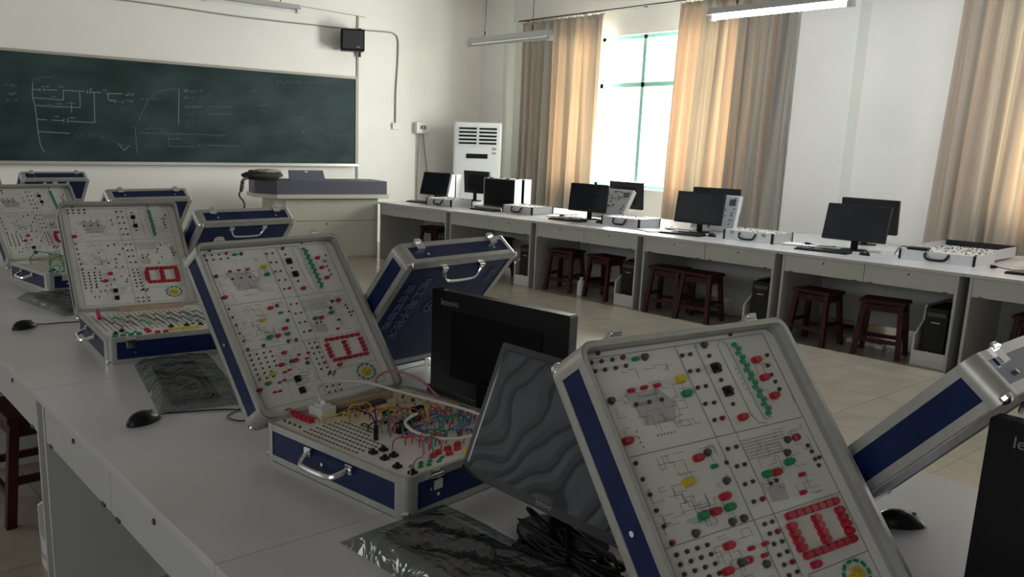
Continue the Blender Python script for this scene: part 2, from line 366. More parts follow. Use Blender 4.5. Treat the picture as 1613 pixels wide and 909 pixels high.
CHALK_WORDS= [('s', 2.649, 2.067, 2.745, 2.073, 0.023), ('s', 2.835, 2.079, 2.897, 2.083, 0.023), ('s', 2.731, 1.958, 2.8, 1.962, 0.023), ('s', 2.781, 1.88, 2.857, 1.883, 0.02), ('s', 2.914, 1.892, 3.013, 1.897, 0.02), ('s', 2.764, 1.73, 2.813, 1.732, 0.02), ('s', 2.925, 1.723, 3.003, 1.726, 0.02), ('s', 3.173, 2.071, 3.216, 2.074, 0.023), ('s', 3.333, 2.066, 3.392, 2.07, 0.021), ('s', 3.585, 2.036, 3.7, 2.043, 0.038), ('s', 3.4, 1.944, 3.681, 1.959, 0.037), ('f', 3.752, 1.993, 4.012, 2.007, 0.046), ('s', 2.267, 2.064, 2.384, 2.071, 0.035), ('s', 2.254, 1.969, 2.391, 1.977, 0.035), ('s', 2.255, 1.904, 2.386, 1.911, 0.035), ('f', 3.821, 1.636, 3.924, 1.639, 0.031), ('f', 4.011, 1.606, 4.1, 1.609, 0.031), ('s', 4.325, 2.126, 4.576, 2.141, 0.039), ('s', 4.33, 2.037, 4.489, 2.046, 0.039), ('s', 4.334, 1.922, 4.57, 1.934, 0.039), ('f', 4.339, 1.836, 4.55, 1.845, 0.04), ('f', 4.335, 1.741, 4.529, 1.748, 0.04), ('f', 4.324, 1.661, 4.527, 1.668, 0.032), ('f', 2.935, 1.54, 3.209, 1.548, 0.059), ('f', 3.255, 1.579, 3.344, 1.582, 0.105), ('f', 4.222, 1.586, 4.321, 1.589, 0.032), ('f', 5.642, 2.323, 6.477, 2.378, 0.05), ('f', 4.425, 2.124, 4.577, 2.133, 0.035), ('f', 4.696, 1.551, 4.872, 1.556, 0.033), ('f', 4.406, 1.584, 4.576, 1.589, 0.032), ('f', 5.975, 1.683, 6.085, 1.686, 0.105), ('f', 5.986, 1.848, 6.066, 1.851, 0.017), ('f', 5.303, 2.177, 5.325, 2.178, 0.033), ('f', 5.373, 1.982, 5.485, 1.987, 0.02), ('f', 5.371, 1.915, 5.484, 1.92, 0.02), ('f', 4.503, 1.441, 4.571, 1.443, 0.041), ('f', 4.868, 1.416, 4.904, 1.417, 0.033)]
# ------------------------------------------------------------------ chalkboard
cb = thing('chalkboard', 'long dark green chalkboard with faint chalk circuit drawings on the front wall', 'chalkboard', (0, 0, 0))
BX0, BX1, BZ0, BZ1 = 1.3, 6.92, 1.205, 2.425
MB().box(BX0, BX1, 10.965, 10.995, BZ0, BZ1).build('writing_surface', BOARD, cb)
f = MB(); f.box(BX0-0.03, BX1+0.03, 10.955, 10.998, BZ1, BZ1+0.03).box(BX0-0.03, BX0, 10.955, 10.998, BZ0, BZ1).box(BX1, BX1+0.03, 10.955, 10.998, BZ0, BZ1)
f.build('frame', mat('board_frame', (0.36, 0.33, 0.29), 0.5), cb)
MB().box(BX0-0.03, BX1+0.03, 10.90, 10.998, BZ0-0.035, BZ0-0.02).box(BX0-0.03, BX1+0.03, 10.90, 10.908, BZ0-0.02, BZ0-0.002).box(BX0-0.03, BX1+0.03, 10.955, 10.998, BZ0-0.02, BZ0).build('chalk_tray', ALU, cb)
def strokes(P, wd=0.006, y=10.9645):
    m = MB()
    for a, b in zip(P[:-1], P[1:]):
        dx, dz = b[0]-a[0], b[1]-a[1]; L = math.hypot(dx, dz) or 1e-6; nx, nz = -dz/L*wd/2, dx/L*wd/2
        m.add([(a[0]+nx, y, a[1]+nz), (b[0]+nx, y, b[1]+nz), (b[0]-nx, y, b[1]-nz), (a[0]-nx, y, a[1]-nz)], [(0, 1, 2, 3)])
        m.add([(a[0]+nx, y-0.0005, a[1]+nz), (b[0]+nx, y-0.0005, b[1]+nz), (b[0]-nx, y-0.0005, b[1]-nz), (a[0]-nx, y-0.0005, a[1]-nz)], [(3, 2, 1, 0)])
    return m
cm = [MB(), MB()]
for k, P in CHALK_LINES:
    s_ = strokes(P, 0.009 if k == 's' else 0.008); cm[k == 'f'].add(s_.v, s_.f)
rn = random.Random(4)
for k, x0, z0, x1, z1, h in CHALK_WORDS:
    n = max(1, int((x1-x0)/(h*0.75)))
    for i in range(n):
        cx = x0+(x1-x0)*(i+0.5)/n; cz = z0+(z1-z0)*(i+0.5)/n-h/2; ww = (x1-x0)/n*0.38
        P = [(cx+rn.uniform(-ww, ww), cz+rn.uniform(-h/2, h/2)) for _ in range(rn.choice((3, 4, 5)))]
        s_ = strokes(P, 0.007); cm[k == 'f'].add(s_.v, s_.f)
cm[0].build('chalk_writing', CHALK, cb)['kind'] = 'stuff'
cm[1].build('faint_chalk_writing', CHALKF, cb)['kind'] = 'stuff'

# ------------------------------------------------------------------ things on the front wall
sp = thing('loudspeaker', 'small black box loudspeaker mounted high above the chalkboard corner', 'loudspeaker', (6.76, 10.80, 2.94), R(-28))
MB().box(-0.165, 0.165, -0.13, 0.10, -0.145, 0.145).build('cabinet', BLACKM, sp, bevel=0.01)
MB().box(-0.145, 0.145, -0.138, -0.1305, -0.125, 0.125).build('grille', DKGREY, sp, bevel=0.004)
MB().box(0.05, 0.10, -0.1405, -0.1385, -0.105, -0.09).build('badge', ALU, sp)
MB().tube([(0.0, 0.09, 0.02), (0.06, 0.13, 0.02), (0.12, 0.225, 0.02)], 0.012).box(0.10, 0.14, 0.215, 0.235, -0.2, 0.2).build('wall_bracket', DKGREY, sp)
GREYPIPE = mat('grey_conduit', (0.30, 0.28, 0.25), 0.6)
tag(MB().box(6.955, 6.985, 10.985, 11.0, 3.02, 3.32).box(6.955, 6.985, 10.985, 11.0, 0.30, 2.80).box(6.955, 6.985, 10.988, 11.0, 2.80, 3.02).build('conduit', GREYPIPE), 'thin grey vertical conduit beside the right end of the chalkboard', 'conduit')
tag(MB().tube(bez([(1.0, 10.985, 3.10), (3.7, 10.985, 3.125), (5.2, 10.985, 3.10), (6.95, 10.985, 3.125), (7.45, 10.985, 3.14), (7.60, 10.985, 3.13), (7.68, 10.985, 3.04), (7.68, 10.985, 2.7), (7.655, 10.985, 2.3), (7.655, 10.985, 1.83)], 6), 0.010, 6).build('wall_cable', GREYPIPE), 'long thin cable crossing above the chalkboard and dropping to a small outlet', 'cable')
tag(MB().tube([(5.4, 10.99, 3.36), (7.1, 10.99, 3.31)], 0.004, 6).build('wall_wire', GREYPIPE), 'faint straight wire high on the front wall above the speaker', 'cable')
ou = thing('wall_outlet', 'small cream socket box at the end of the dropped wall cable', 'outlet', (7.655, 10.98, 1.78))
MB().box(-0.06, 0.06, -0.02, 0.02, -0.045, 0.045).build('cover', WHITE, ou, bevel=0.004); MB().box(-0.035, 0.035, -0.024, -0.0205, -0.02, 0.02).build('socket', PANEL, ou)
bx = thing('switch_box', 'cream plastic switch box on the front wall with cables hanging to the floor', 'switch box', (8.14, 10.97, 1.77))
MB().box(-0.13, 0.13, -0.06, 0.03, -0.085, 0.085).build('cover', WHITE, bx, bevel=0.008)
MB().box(-0.06, 0.04, -0.068, -0.0605, -0.02, 0.035).build('breaker_window', DKGREY, bx); MB().box(-0.02, 0.0, -0.078, -0.068, -0.01, 0.02).build('breaker_switch', WHITE, bx)
MB().tube(bez([(-0.05, -0.02, -0.085), (-0.06, 0.0, -0.5), (-0.06, 0.01, -1.2), (-0.05, 0.01, -1.72)]), 0.008, 6).build('cable', GREYPIPE, bx)
MB().tube(bez([(0.02, -0.02, -0.085), (0.06, -0.02, -0.35), (0.14, 0.0, -0.75), (0.2, 0.0, -1.2), (0.3, 0.0, -1.70)]), 0.009, 6).build('cable', GREYPIPE, bx)

# ------------------------------------------------------------------ air conditioner in the corner
ac = thing('air_conditioner', 'tall white floor-standing air conditioner in the far corner', 'air conditioner', (8.74, 10.30, 0), R(-40))
AW = mat('white_enamel', (0.84, 0.86, 0.88), 0.35)
MB().prism(rrect(-0.37, 0.37, -0.19, 0.19, 0.04), 0.03, 1.87).build('body', AW, ac, smooth=True)
MB().prism(rrect(-0.36, 0.36, -0.18, 0.18, 0.03), 0, 0.03).build('base', DKGREY, ac)
g = MB()
for sx in (-1, 1):
    for k in range(5): g.box(min(sx*0.02, sx*0.29), max(sx*0.02, sx*0.29), -0.196, -0.18, 1.545+k*0.055, 1.573+k*0.055)
g.build('air_outlet', BLACK, ac)
fl_ = MB()
for sx in (-1, 1):
    for k in range(6): fl_.box(min(sx*0.02, sx*0.30), max(sx*0.02, sx*0.30), -0.205, -0.19, 1.522+k*0.055, 1.542+k*0.055)
fl_.box(-0.012, 0.012, -0.207, -0.19, 1.51, 1.83)
fl_.build('louvre', AW, ac)
MB().box(-0.17, 0.16, -0.198, -0.19, 1.33, 1.40).build('display', BLACK, ac)
MB().box(0.22, 0.29, -0.193, -0.19, 1.46, 1.50).box(0.22, 0.29, -0.193, -0.19, 1.40, 1.43).build('sticker', PRINTL, ac)
MB().box(-0.33, 0.33, -0.194, -0.188, 0.25, 0.85).build('intake_panel', AW, ac, bevel=0.003)

# ------------------------------------------------------------------ lectern
le = thing('lectern', 'wide grey teacher lectern with dark raised top in front of the chalkboard', 'lectern', (6.46, 9.66, 0), R(-12))
LG = mat('lectern_grey', (0.50, 0.49, 0.42), 0.5, noise=0.04)
SLATE = mat('lectern_slate', (0.085, 0.090, 0.12), 0.5)
Wd = 1.42
MB().box(-Wd, 0, 0.0, 0.62, 0.0, 0.79).build('body', LG, le)
fp = MB(); fp.box(-Wd+0.14, -0.01, -0.012, -0.001, 0.50, 0.775).box(-Wd+0.14, -0.01, -0.012, -0.001, 0.02, 0.49); fp.build('front_panel', LG, le, bevel=0.003)
MB().cyl(-0.72, 0.0, 0, 0.012, 0.012, 10, M=Matrix.Translation((0, -0.012, 0.46))@Matrix.Rotation(PI/2, 4, 'X')@Matrix.Translation((0, 0, 0))).build('lock', DKGREY, le)
MB().prism([(-1.62, 0.26), (-1.40, -0.06), (0.14, -0.06), (0.16, 0.64), (-1.62, 0.64)], 0.792, 0.845).build('tabletop', mat('lectern_edge', (0.55, 0.54, 0.47), 0.4), le, bevel=0.004)
MB().prism([(-1.60, 0.28), (-1.39, -0.03), (0.12, -0.03), (0.13, 0.60), (-1.60, 0.60)], 0.846, 1.02).build('raised_top', SLATE, le, bevel=0.004)
MB().add([(-1.20, 0.05, 1.021), (-0.72, 0.05, 1.021), (-0.74, 0.10, 1.15), (-1.20, 0.10, 1.15), (-1.20, 0.09, 1.021), (-0.72, 0.09, 1.021), (-0.74, 0.13, 1.15), (-1.20, 0.13, 1.15)], [(0, 1, 2, 3), (7, 6, 5, 4), (0, 4, 5, 1), (1, 5, 6, 2), (2, 6, 7, 3), (3, 7, 4, 0)]).build('flip_up_lid', SLATE, le)
MB().box(-0.99, -0.95, 0.085, 0.098, 1.125, 1.14).build('lid_catch', WHITE, le)
# bag on the lectern
bg_ = thing('bag', 'crumpled dark and tan bag lying on the left end of the lectern', 'bag', (4.98, 10.08, 1.022), R(-12))
def lumpy(label_parent, name, m, sx, sy, sz, seed, n=18, zc=0.0, loc=(0, 0, 0)):
    rn = random.Random(seed); b = MB(); b.ball((0, 0, 0), 1, n)
    ks = [(rn.uniform(1, 4), rn.uniform(1, 4), rn.uniform(0, 6)) for _ in range(4)]
    for v in b.v:
        q = 1+sum(0.07*math.sin(k[0]*3*v.x+k[1]*3*v.y+k[2]+2*v.z) for k in ks)
        v.x *= sx*q; v.y *= sy*q; v.z = max(-0.9, v.z)*sz*q
        v.z = max(v.z, -sz*0.85)
    for v in b.v: v.z += sz*0.85
    return b.build(name, m, label_parent, loc, smooth=True)
lumpy(bg_, 'bag_body', mat('dark_fabric', (0.03, 0.032, 0.03), 0.8, noise=0.4), 0.24, 0.13, 0.07, 3)
lumpy(bg_, 'flap', mat('tan_fabric', (0.30, 0.26, 0.20), 0.8, noise=0.3), 0.17, 0.10, 0.030, 8, loc=(0.03, -0.03, 0.085))
MB().tube(bez([(-0.22, -0.05, 0.02), (-0.30, -0.20, 0.0), (-0.33, -0.25, -0.10), (-0.36, -0.25, -0.18), (-0.30, -0.26, -0.30), (-0.37, -0.28, -0.55)]), [0.02]*9+[0.025]*10+[0.012]*22, 8).build('strap', mat('dark_brown_strap', (0.07, 0.05, 0.04), 0.7), bg_)

# ------------------------------------------------------------------ ceiling lamps
def lamp(name, label, loc, rotz, L, lit, rods=None):
    t = thing(name, label, 'ceiling lamp', loc, rotz, None)
    h = MB(); h.add([(-L/2, -0.075, -0.03), (L/2, -0.075, -0.03), (L/2, 0.075, -0.03), (-L/2, 0.075, -0.03), (-L/2, -0.03, 0.03), (L/2, -0.03, 0.03), (L/2, 0.03, 0.03), (-L/2, 0.03, 0.03)],
        [(4, 5, 6, 7), (0, 1, 5, 4), (1, 2, 6, 5), (2, 3, 7, 6), (3, 0, 4, 7), (3, 2, 1, 0)])
    h.build('housing', mat('lamp_housing', (0.55, 0.56, 0.55), 0.4), t)
    TB = mat('lit_tube', (0.9, 0.95, 1), 0.3, emit=((0.9, 0.95, 1.0), 250.0)) if lit else mat('unlit_tube', (0.75, 0.76, 0.76), 0.3)
    MB().cyl(0, 0, -L/2+0.03, L/2-0.03, 0.016, 12, M=Matrix.Translation((0, 0, -0.052))@Matrix.Rotation(PI/2, 4, 'Y')).build('tube', TB, t, smooth=True)
    for sx in (-1, 1): MB().box(sx*L/2-0.03, sx*L/2+0.015, -0.03, 0.03, -0.075, -0.03).build('tube_holder', WHITE, t)
    for sx in (-1, 1):
        MB().cyl(sx*L*0.30, 0, 0.03, ZC-loc[2]-0.012, 0.004, 8).build('hanging_rod', DKGREY, t)
        MB().cyl(sx*L*0.30, 0, 0.05, 0.09, 0.011, 8).build('rod_joint', DKGREY, t)
        MB().cyl(sx*L*0.30, 0, ZC-loc[2]-0.012, ZC-loc[2]-0.001, 0.03, 10).build('ceiling_rose', WHITE, t)
    return t
lamp('hanging_lamp', 'narrow unlit tube lamp hanging in front of the far corner curtain', (6.45, 7.15, 2.70), PI/2, 1.27, False)
lamp('hanging_lamp', 'bright lit tube lamp hanging at the top right before the curtain', (6.75, 4.15, 2.775), PI/2, 1.27, True)
lamp('hanging_lamp', 'added lit tube lamp over the near end of the window row, outside the view', (6.85, 1.1, 2.80), PI/2, 1.27, True)  # unseen lamp added to brighten the pillars and window-row desks
lamp('board_lamp', 'pale tube lamp hanging at the top left above the chalkboard', (5.02, 10.35, 3.22), R(0), 1.27, False)

# ------------------------------------------------------------------ desks
def make_desk():
    # front at x=0 facing -x, depth .86, runs from y=0 to y=-1.441
    L, D, H = 1.441, 0.858, 0.75
    t = thing('computer_desk', '', 'desk')
    MB().box(0, D, -L+0.001, -0.001, H-0.025, H).build('tabletop', [TOP], t, bevel=0.002)
    for y in (-0.055, -L+0.035): MB().box(0.015, D-0.02, y, y+0.02, 0.0, H-0.026).build('side_panel', LAM, t)
    MB().box(D-0.10, D-0.085, -L+0.056, -0.056, 0.12, H-0.026).build('back_panel', LAM, t)
    for y0, y1 in ((-L/2+0.002, -0.057), (-L+0.057, -L/2-0.002)):
        d = MB().box(0.018, 0.034, y0, y1, H-0.165, H-0.028).build('drawer', LAM, t, bevel=0.0015)
        MB().box(0.035, 0.40, y0+0.01, y1-0.01, H-0.145, H-0.05).build('drawer_box', LAM, d)
        ym = (y0+y1)/2; MB().cyl(0, 0, 0, 0.004, 0.008, 10, M=Matrix.Translation((0.0175, ym, H-0.062))@Matrix.Rotation(-PI/2, 4, 'Y')).build('drawer_lock', DKGREY, d)
        for yy in (y0+0.06, y1-0.06): MB().box(0.012, 0.0175, yy-0.014, yy+0.014, H-0.164, H-0.157).build('drawer_pull', DKGREY, d)
    h = MB()
    yb = -L+0.056; ya = yb+0.235
    h.box(0.05, D-0.12, yb, ya, 0.035, 0.05).box(0.05, 0.062, yb, ya+0.015, 0.0, 0.115)
    h.add([(x, ya+dy, z) for dy in (0, 0.015) for x, z in ((0.05, 0.0), (D-0.12, 0.0), (D-0.12, 0.45), (0.22, 0.45), (0.20, 0.33), (0.05, 0.23))],
          [(0, 1, 2, 3, 4, 5), (11, 10, 9, 8, 7, 6)]+[(i, i+6, (i+1) % 6+6, (i+1) % 6) for i in range(6)])
    h.build('computer_shelf', EDGE, t)
    return t
DK = make_desk(); dused = []
ROW = lambda n, x, y, z=0.0: None
PHI = math.atan2(0.289, 7.206)
P0 = Vector((6.416, 9.596, 0)); DV = Vector((math.sin(PHI), -math.cos(PHI), 0)); DX = Vector((math.cos(PHI), math.sin(PHI), 0))
names = ['pale grey two-drawer desk touching the teacher lectern, farthest of the window row',
         'pale grey two-drawer desk second from the lectern in the window row',
         'pale grey two-drawer desk under the bright window gap in the window row',
         'pale grey two-drawer desk with two dark stools in front of the wide beige curtain',
         'pale grey two-drawer desk with two red stools in front of the white pillar',
         'pale grey two-drawer desk cut off at the right edge of the view']
for n in range(6):
    p = P0+DV*(1.4423*n)
    place(DK, dused, p, PHI, names[n], 'window row desks')
for n in range(6):
    p = P0+DV*(1.4423*(n+1))+DX*1.722
    place(DK, dused, p, PHI+PI, 'rear desk of the window row, standing back to back behind the front desks', 'window row rear desks')
LX, LY = 0.61, [0.053+1.442*k for k in range(-1, 7)]
LY = [1.473+1.42*k for k in range(-1, 5)]
ln = ['nearest grey desk at the bottom of the picture, under the plastic-wrapped keyboard and tilted monitor',
      'grey desk carrying the large open case full of wires and the black mouse',
      'grey desk left of the first stool, carrying the open case with the far black mouse',
      'grey desk under the open case at the left edge, in the near table row',
      'far grey desk hidden behind open cases in the near table row',
      'farthest grey desk at the lectern end of the near table row']
for k in range(6):
    o = place(DK, dused, (LX, 1.473+1.42*k, 0), 0, ln[k], 'near row desks'); o.scale = (1.0, 1.42/1.4423, 1)
    o = place(DK, dused, (LX+1.722, 1.473+1.42*(k-1), 0), PI, 'aisle-side desk of the near table row, back to back with the left desks', 'near row aisle desks'); o.scale = (1.0, 1.42/1.4423, 1)

# ------------------------------------------------------------------ stools
def make_stool():
    t = thing('wooden_stool', '', 'stool')
    MB().box(-0.12, 0.12, -0.17, 0.17, 0.425, 0.455).build('seat', WOOD, t, bevel=0.006)
    for sx in (-1, 1):
        for sy in (-1, 1):
            b = MB(); x0, y0, x1, y1, w_ = sx*0.088, sy*0.135, sx*0.135, sy*0.165, 0.019
            b.add([(x1-w_, y1-w_, 0), (x1+w_, y1-w_, 0), (x1+w_, y1+w_, 0), (x1-w_, y1+w_, 0), (x0-w_, y0-w_, 0.424), (x0+w_, y0-w_, 0.424), (x0+w_, y0+w_, 0.424), (x0-w_, y0+w_, 0.424)], [(3, 2, 1, 0), (4, 5, 6, 7), (0, 1, 5, 4), (1, 2, 6, 5), (2, 3, 7, 6), (3, 0, 4, 7)])
            b.build('leg', WOOD, t)
    for sx in (-1, 1):
        MB().box(sx*0.092-0.009, sx*0.092+0.009, -0.12, 0.12, 0.365, 0.415).build('apron', WOOD, t)
        MB().box(sx*0.122-0.01, sx*0.122+0.01, -0.14, 0.14, 0.115, 0.145).build('stretcher', WOOD, t)
    for sy in (-1, 1):
        MB().box(-0.075, 0.075, sy*0.138-0.009, sy*0.138+0.009, 0.365, 0.415).build('apron', WOOD, t)
        MB().box(-0.10, 0.10, sy*0.152-0.01, sy*0.152+0.01, 0.17, 0.20).build('stretcher', WOOD, t)
    return t
ST = make_stool(); su = []
for x, y, a, lab in ((6.95, 9.02, 5, 'dark wooden stool under the farthest window-row desk, nearest the lectern'),
                     (6.90, 7.70, 0, 'dark wooden stool almost hidden behind the open blue case lid, second desk from the lectern'),
                     (6.78, 6.42, 8, 'dark wooden stool beside the small white bottle on the floor, farther from the camera'),
                     (6.80, 5.86, -6, 'narrow dark red stool between the white bottle and a computer tower'),
                     (6.74, 5.00, 8, 'dark wooden stool turned away, left of a pair under the fourth window-row desk'),
                     (6.72, 4.62, 4, 'dark wooden stool on the right of a pair under the fourth window-row desk'),
                     (6.80, 3.52, -4, 'red wooden stool under the near desk, left of its neighbour and farther from the tower'),
                     (6.84, 2.98, 12, 'red wooden stool standing right beside the nearest computer tower'),
                     (7.15, 1.98, 0, 'dark red stool half hidden by the aluminium corner of the case at the right edge'),
                     (0.76, 3.74, 3, 'dark stool under the near table row at the left edge')):
    place(ST, su, (x, y, 0), R(a), lab, 'wooden stools')

# ------------------------------------------------------------------ computer towers
def make_tower():
    t = thing('computer_tower', '', 'computer')
    MB().box(0, 0.38, -0.08, 0.08, 0.012, 0.40).build('case_body', BLACKM, t, bevel=0.004)
    MB().box(-0.014, -0.001, -0.08, 0.08, 0.012, 0.40).build('front_bezel', BLACK, t, bevel=0.004)
    MB().box(-0.018, -0.0145, -0.065, 0.065, 0.335, 0.365).build('disc_drive', DKGREY, t)
    MB().box(-0.019, -0.0145, -0.03, 0.03, 0.285, 0.293).build('badge_strip', ALU, t)
    MB().cyl(0, 0, 0, 0.006, 0.008, 10, M=Matrix.Translation((-0.0145, 0.03, 0.06))@Matrix.Rotation(-PI/2, 4, 'Y')).build('power_button', ALU, t)
    MB().box(0.02, 0.36, -0.07, -0.05, 0, 0.011).box(0.02, 0.36, 0.05, 0.07, 0, 0.011).build('foot', BLACKM, t)
    return t
TW = make_tower(); tu = []
tl = ['black computer tower under the farthest window-row desk', 'black computer tower under the second desk from the lectern', 'black computer tower right of the narrow red stool and white bottle',
      'black computer tower under the fourth desk, behind the top edge of the nearest open lid', 'nearest black computer tower, in the shelf right of the red stools']
for n in range(5):
    p = P0+DV*(1.4423*(n+1)-0.175)+DX*0.10
    place(TW, tu, (p.x, p.y, 0.051), PHI, tl[n], 'computer towers')
p = Vector((LX+0.10, 1.473+1.42*1-1.42+0.172, 0.051)); place(TW, tu, p, 0, 'dark computer tower in the shade under the near table row', 'computer towers')
# white bottle
b = thing('bottle', 'small white bottle standing on the floor between two stools under the window row', 'bottle', (6.72, 6.12, 0))
MB().cyl(0, 0, 0, 0.14, 0.042, 16).cyl(0, 0, 0.14, 0.17, 0.042, 16, r2=0.016).build('bottle_body', WHITE, b, smooth=True); MB().cyl(0, 0, 0.17, 0.195, 0.018, 12).build('cap', CHROME, b)
# ------------------------------------------------------------------ trainer cases
CWD, CD, HB, HL = 0.500, 0.537, 0.1006, 0.0843
def half_meshes(h, lid, w=CWD, d=CD):
    """shell, frame, lining of one half; local y runs 0 .. -d from the hinge; rim at z=h (base) or z=0 (lid)"""
    def z(a, b):
        return (a, b) if lid else (h-b, h-a)
    def lp(i, r=None): return rrect(-w/2+i, w/2-i, -d+i, -i, max(0.006, (0.026 if r is None else r)-i))
    sh = MB(); sh.ring(lp(.002), lp(.007), *z(0.004, h-0.002)).prism(lp(.002), *z(h-0.006, h-0.002))
    fr = MB(); fr.ring(lp(0), lp(.010), *z(0, 0.018)).ring(lp(0), lp(.0025), *z(h-0.018, h)).ring(lp(0.0), lp(.025), *z(h-0.0015, h+0.0008))
    for cx, cy, a0 in ((w/2-.026, -d+.026, -PI/2), (w/2-.026, -.026, 0), (-w/2+.026, -.026, PI/2), (-w/2+.026, -d+.026, PI)):
        A = [(cx+.0265*math.cos(a0+PI/2*i/6), cy+.0265*math.sin(a0+PI/2*i/6)) for i in range(7)]
        B = [(cx+.0235*math.cos(a0+PI/2*i/6), cy+.0235*math.sin(a0+PI/2*i/6)) for i in range(7)]
        t0 = (math.sin(a0)*.010, -math.cos(a0)*.010); t1 = (-math.cos(a0+PI/2-PI/2+PI/2)*0, 0)
        e0 = (A[0][0]+t0[0], A[0][1]+t0[1]); f0 = (B[0][0]+t0[0], B[0][1]+t0[1])
        a1 = a0+PI/2; t1 = (-math.sin(a1)*.010, math.cos(a1)*.010)
        e1 = (A[-1][0]+t1[0], A[-1][1]+t1[1]); f1 = (B[-1][0]+t1[0], B[-1][1]+t1[1])
        fr.prism([e0]+A+[e1, f1]+B[::-1]+[f0], *z(0.0, h))
    li = MB(); dep = 0.030 if lid else 0.012
    li.ring(lp(.0075), lp(.0095), *z(0.003, dep))
    cp = MB().ball((0, 0, 0), 0.0128, 10, sc=(1, 1, .8))
    rv = MB()
    for sx in (-0.3, 0.3):
        for y0 in (-d-0.0005,):
            zc = h*0.62 if lid else h*0.4
            rv.cyl(0, 0, 0, 0.003, 0.005, 8, M=Matrix.Translation((sx*w, y0+0.001, zc))@Matrix.Rotation(PI/2, 4, 'X'))
    for sx in (-1, 1):
        rv.cyl(0, 0, 0, 0.003, 0.005, 8, M=Matrix.Translation((sx*(w/2-0.001), -d*0.45, h*0.5))@Matrix.Rotation(sx*PI/2, 4, 'Y'))
    return sh.mesh('shell', BLUE), fr.mesh('edge_frame', ALU, True), li.mesh('lining', ALUD), cp.mesh('corner_cap', CHROME, True), rv.mesh('rivet', CHROME)
ME_B = half_meshes(HB, False); ME_L = half_meshes(HL, True)
# component meshes: sit on z=0 and rise to +z
def _c(fn, name, m, smooth=False):
    b = MB(); fn(b); return b.mesh(name, m, smooth)
def capsule(b, L, W, H):
    b.prism(rrect(-L/2, L/2, -W/2, W/2, W*0.45, 4), 0, H*0.6).prism(rrect(-L/2+.0015, L/2-.0015, -W/2+.0015, W/2-.0015, W*0.33, 4), H*0.6, H)
COMP = {
    'jack': ('jack_socket', _c(lambda b: b.cyl(0, 0, 0, .003, .0036, 10, 0).cyl(0, 0, .003, .005, .0026, 8, 0), 'jack_socket', mat('dark_socket', (0.045, 0.038, 0.032), 0.4))),
    'pin': ('pin_socket', _c(lambda b: b.box(-.0018, .0018, -.0040, .0040, 0, .002), 'pin_socket', mat('brown_socket', (0.06, 0.045, 0.035), 0.5))),
    'rjack': ('red_jack_socket', _c(lambda b: b.cyl(0, 0, 0, .004, .0042, 10).cyl(0, 0, .004, .007, .0032, 8), 'red_jack_socket', mat('dark_red_socket', (0.22, 0.01, 0.015), 0.4))),
    'knob': ('knob', _c(lambda b: b.cyl(0, 0, 0, .003, .0066, 14).cyl(0, 0, .003, .008, .0048, 12), 'knob', mat('olive_knob', (0.065, 0.06, 0.045), 0.45), True)),
    'chip': ('square_button', _c(lambda b: b.prism(rrect(-.009, .009, -.009, .009, .002, 2), 0, .006).cyl(0, 0, .006, .012, .005, 12), 'square_button', BLACK)),
    'rled': ('red_lamp', _c(lambda b: capsule(b, .021, .012, .010), 'red_lamp', RED)),
    'gled': ('green_lamp', _c(lambda b: capsule(b, .021, .012, .010), 'green_lamp', GREEN)),
    'yled': ('yellow_lamp', _c(lambda b: capsule(b, .023, .013, .010), 'yellow_lamp', YELLOW)),
    'gdiode': ('green_diode', _c(lambda b: capsule(b, .015, .007, .006), 'green_diode', GREEN)),
    'rdiode': ('red_diode', _c(lambda b: capsule(b, .014, .007, .007), 'red_diode', RED)),
    'rring': ('red_ring', _c(lambda b: b.ring([(.010*math.cos(PI*2*i/14), .006*math.sin(PI*2*i/14)) for i in range(14)], [(.006*math.cos(PI*2*i/14), .003*math.sin(PI*2*i/14)) for i in range(14)], 0, .005), 'red_ring', RED)),
    'seg': ('segment_lamp', _c(lambda b: capsule(b, .0195, .0125, .010), 'segment_lamp', RED)),
}
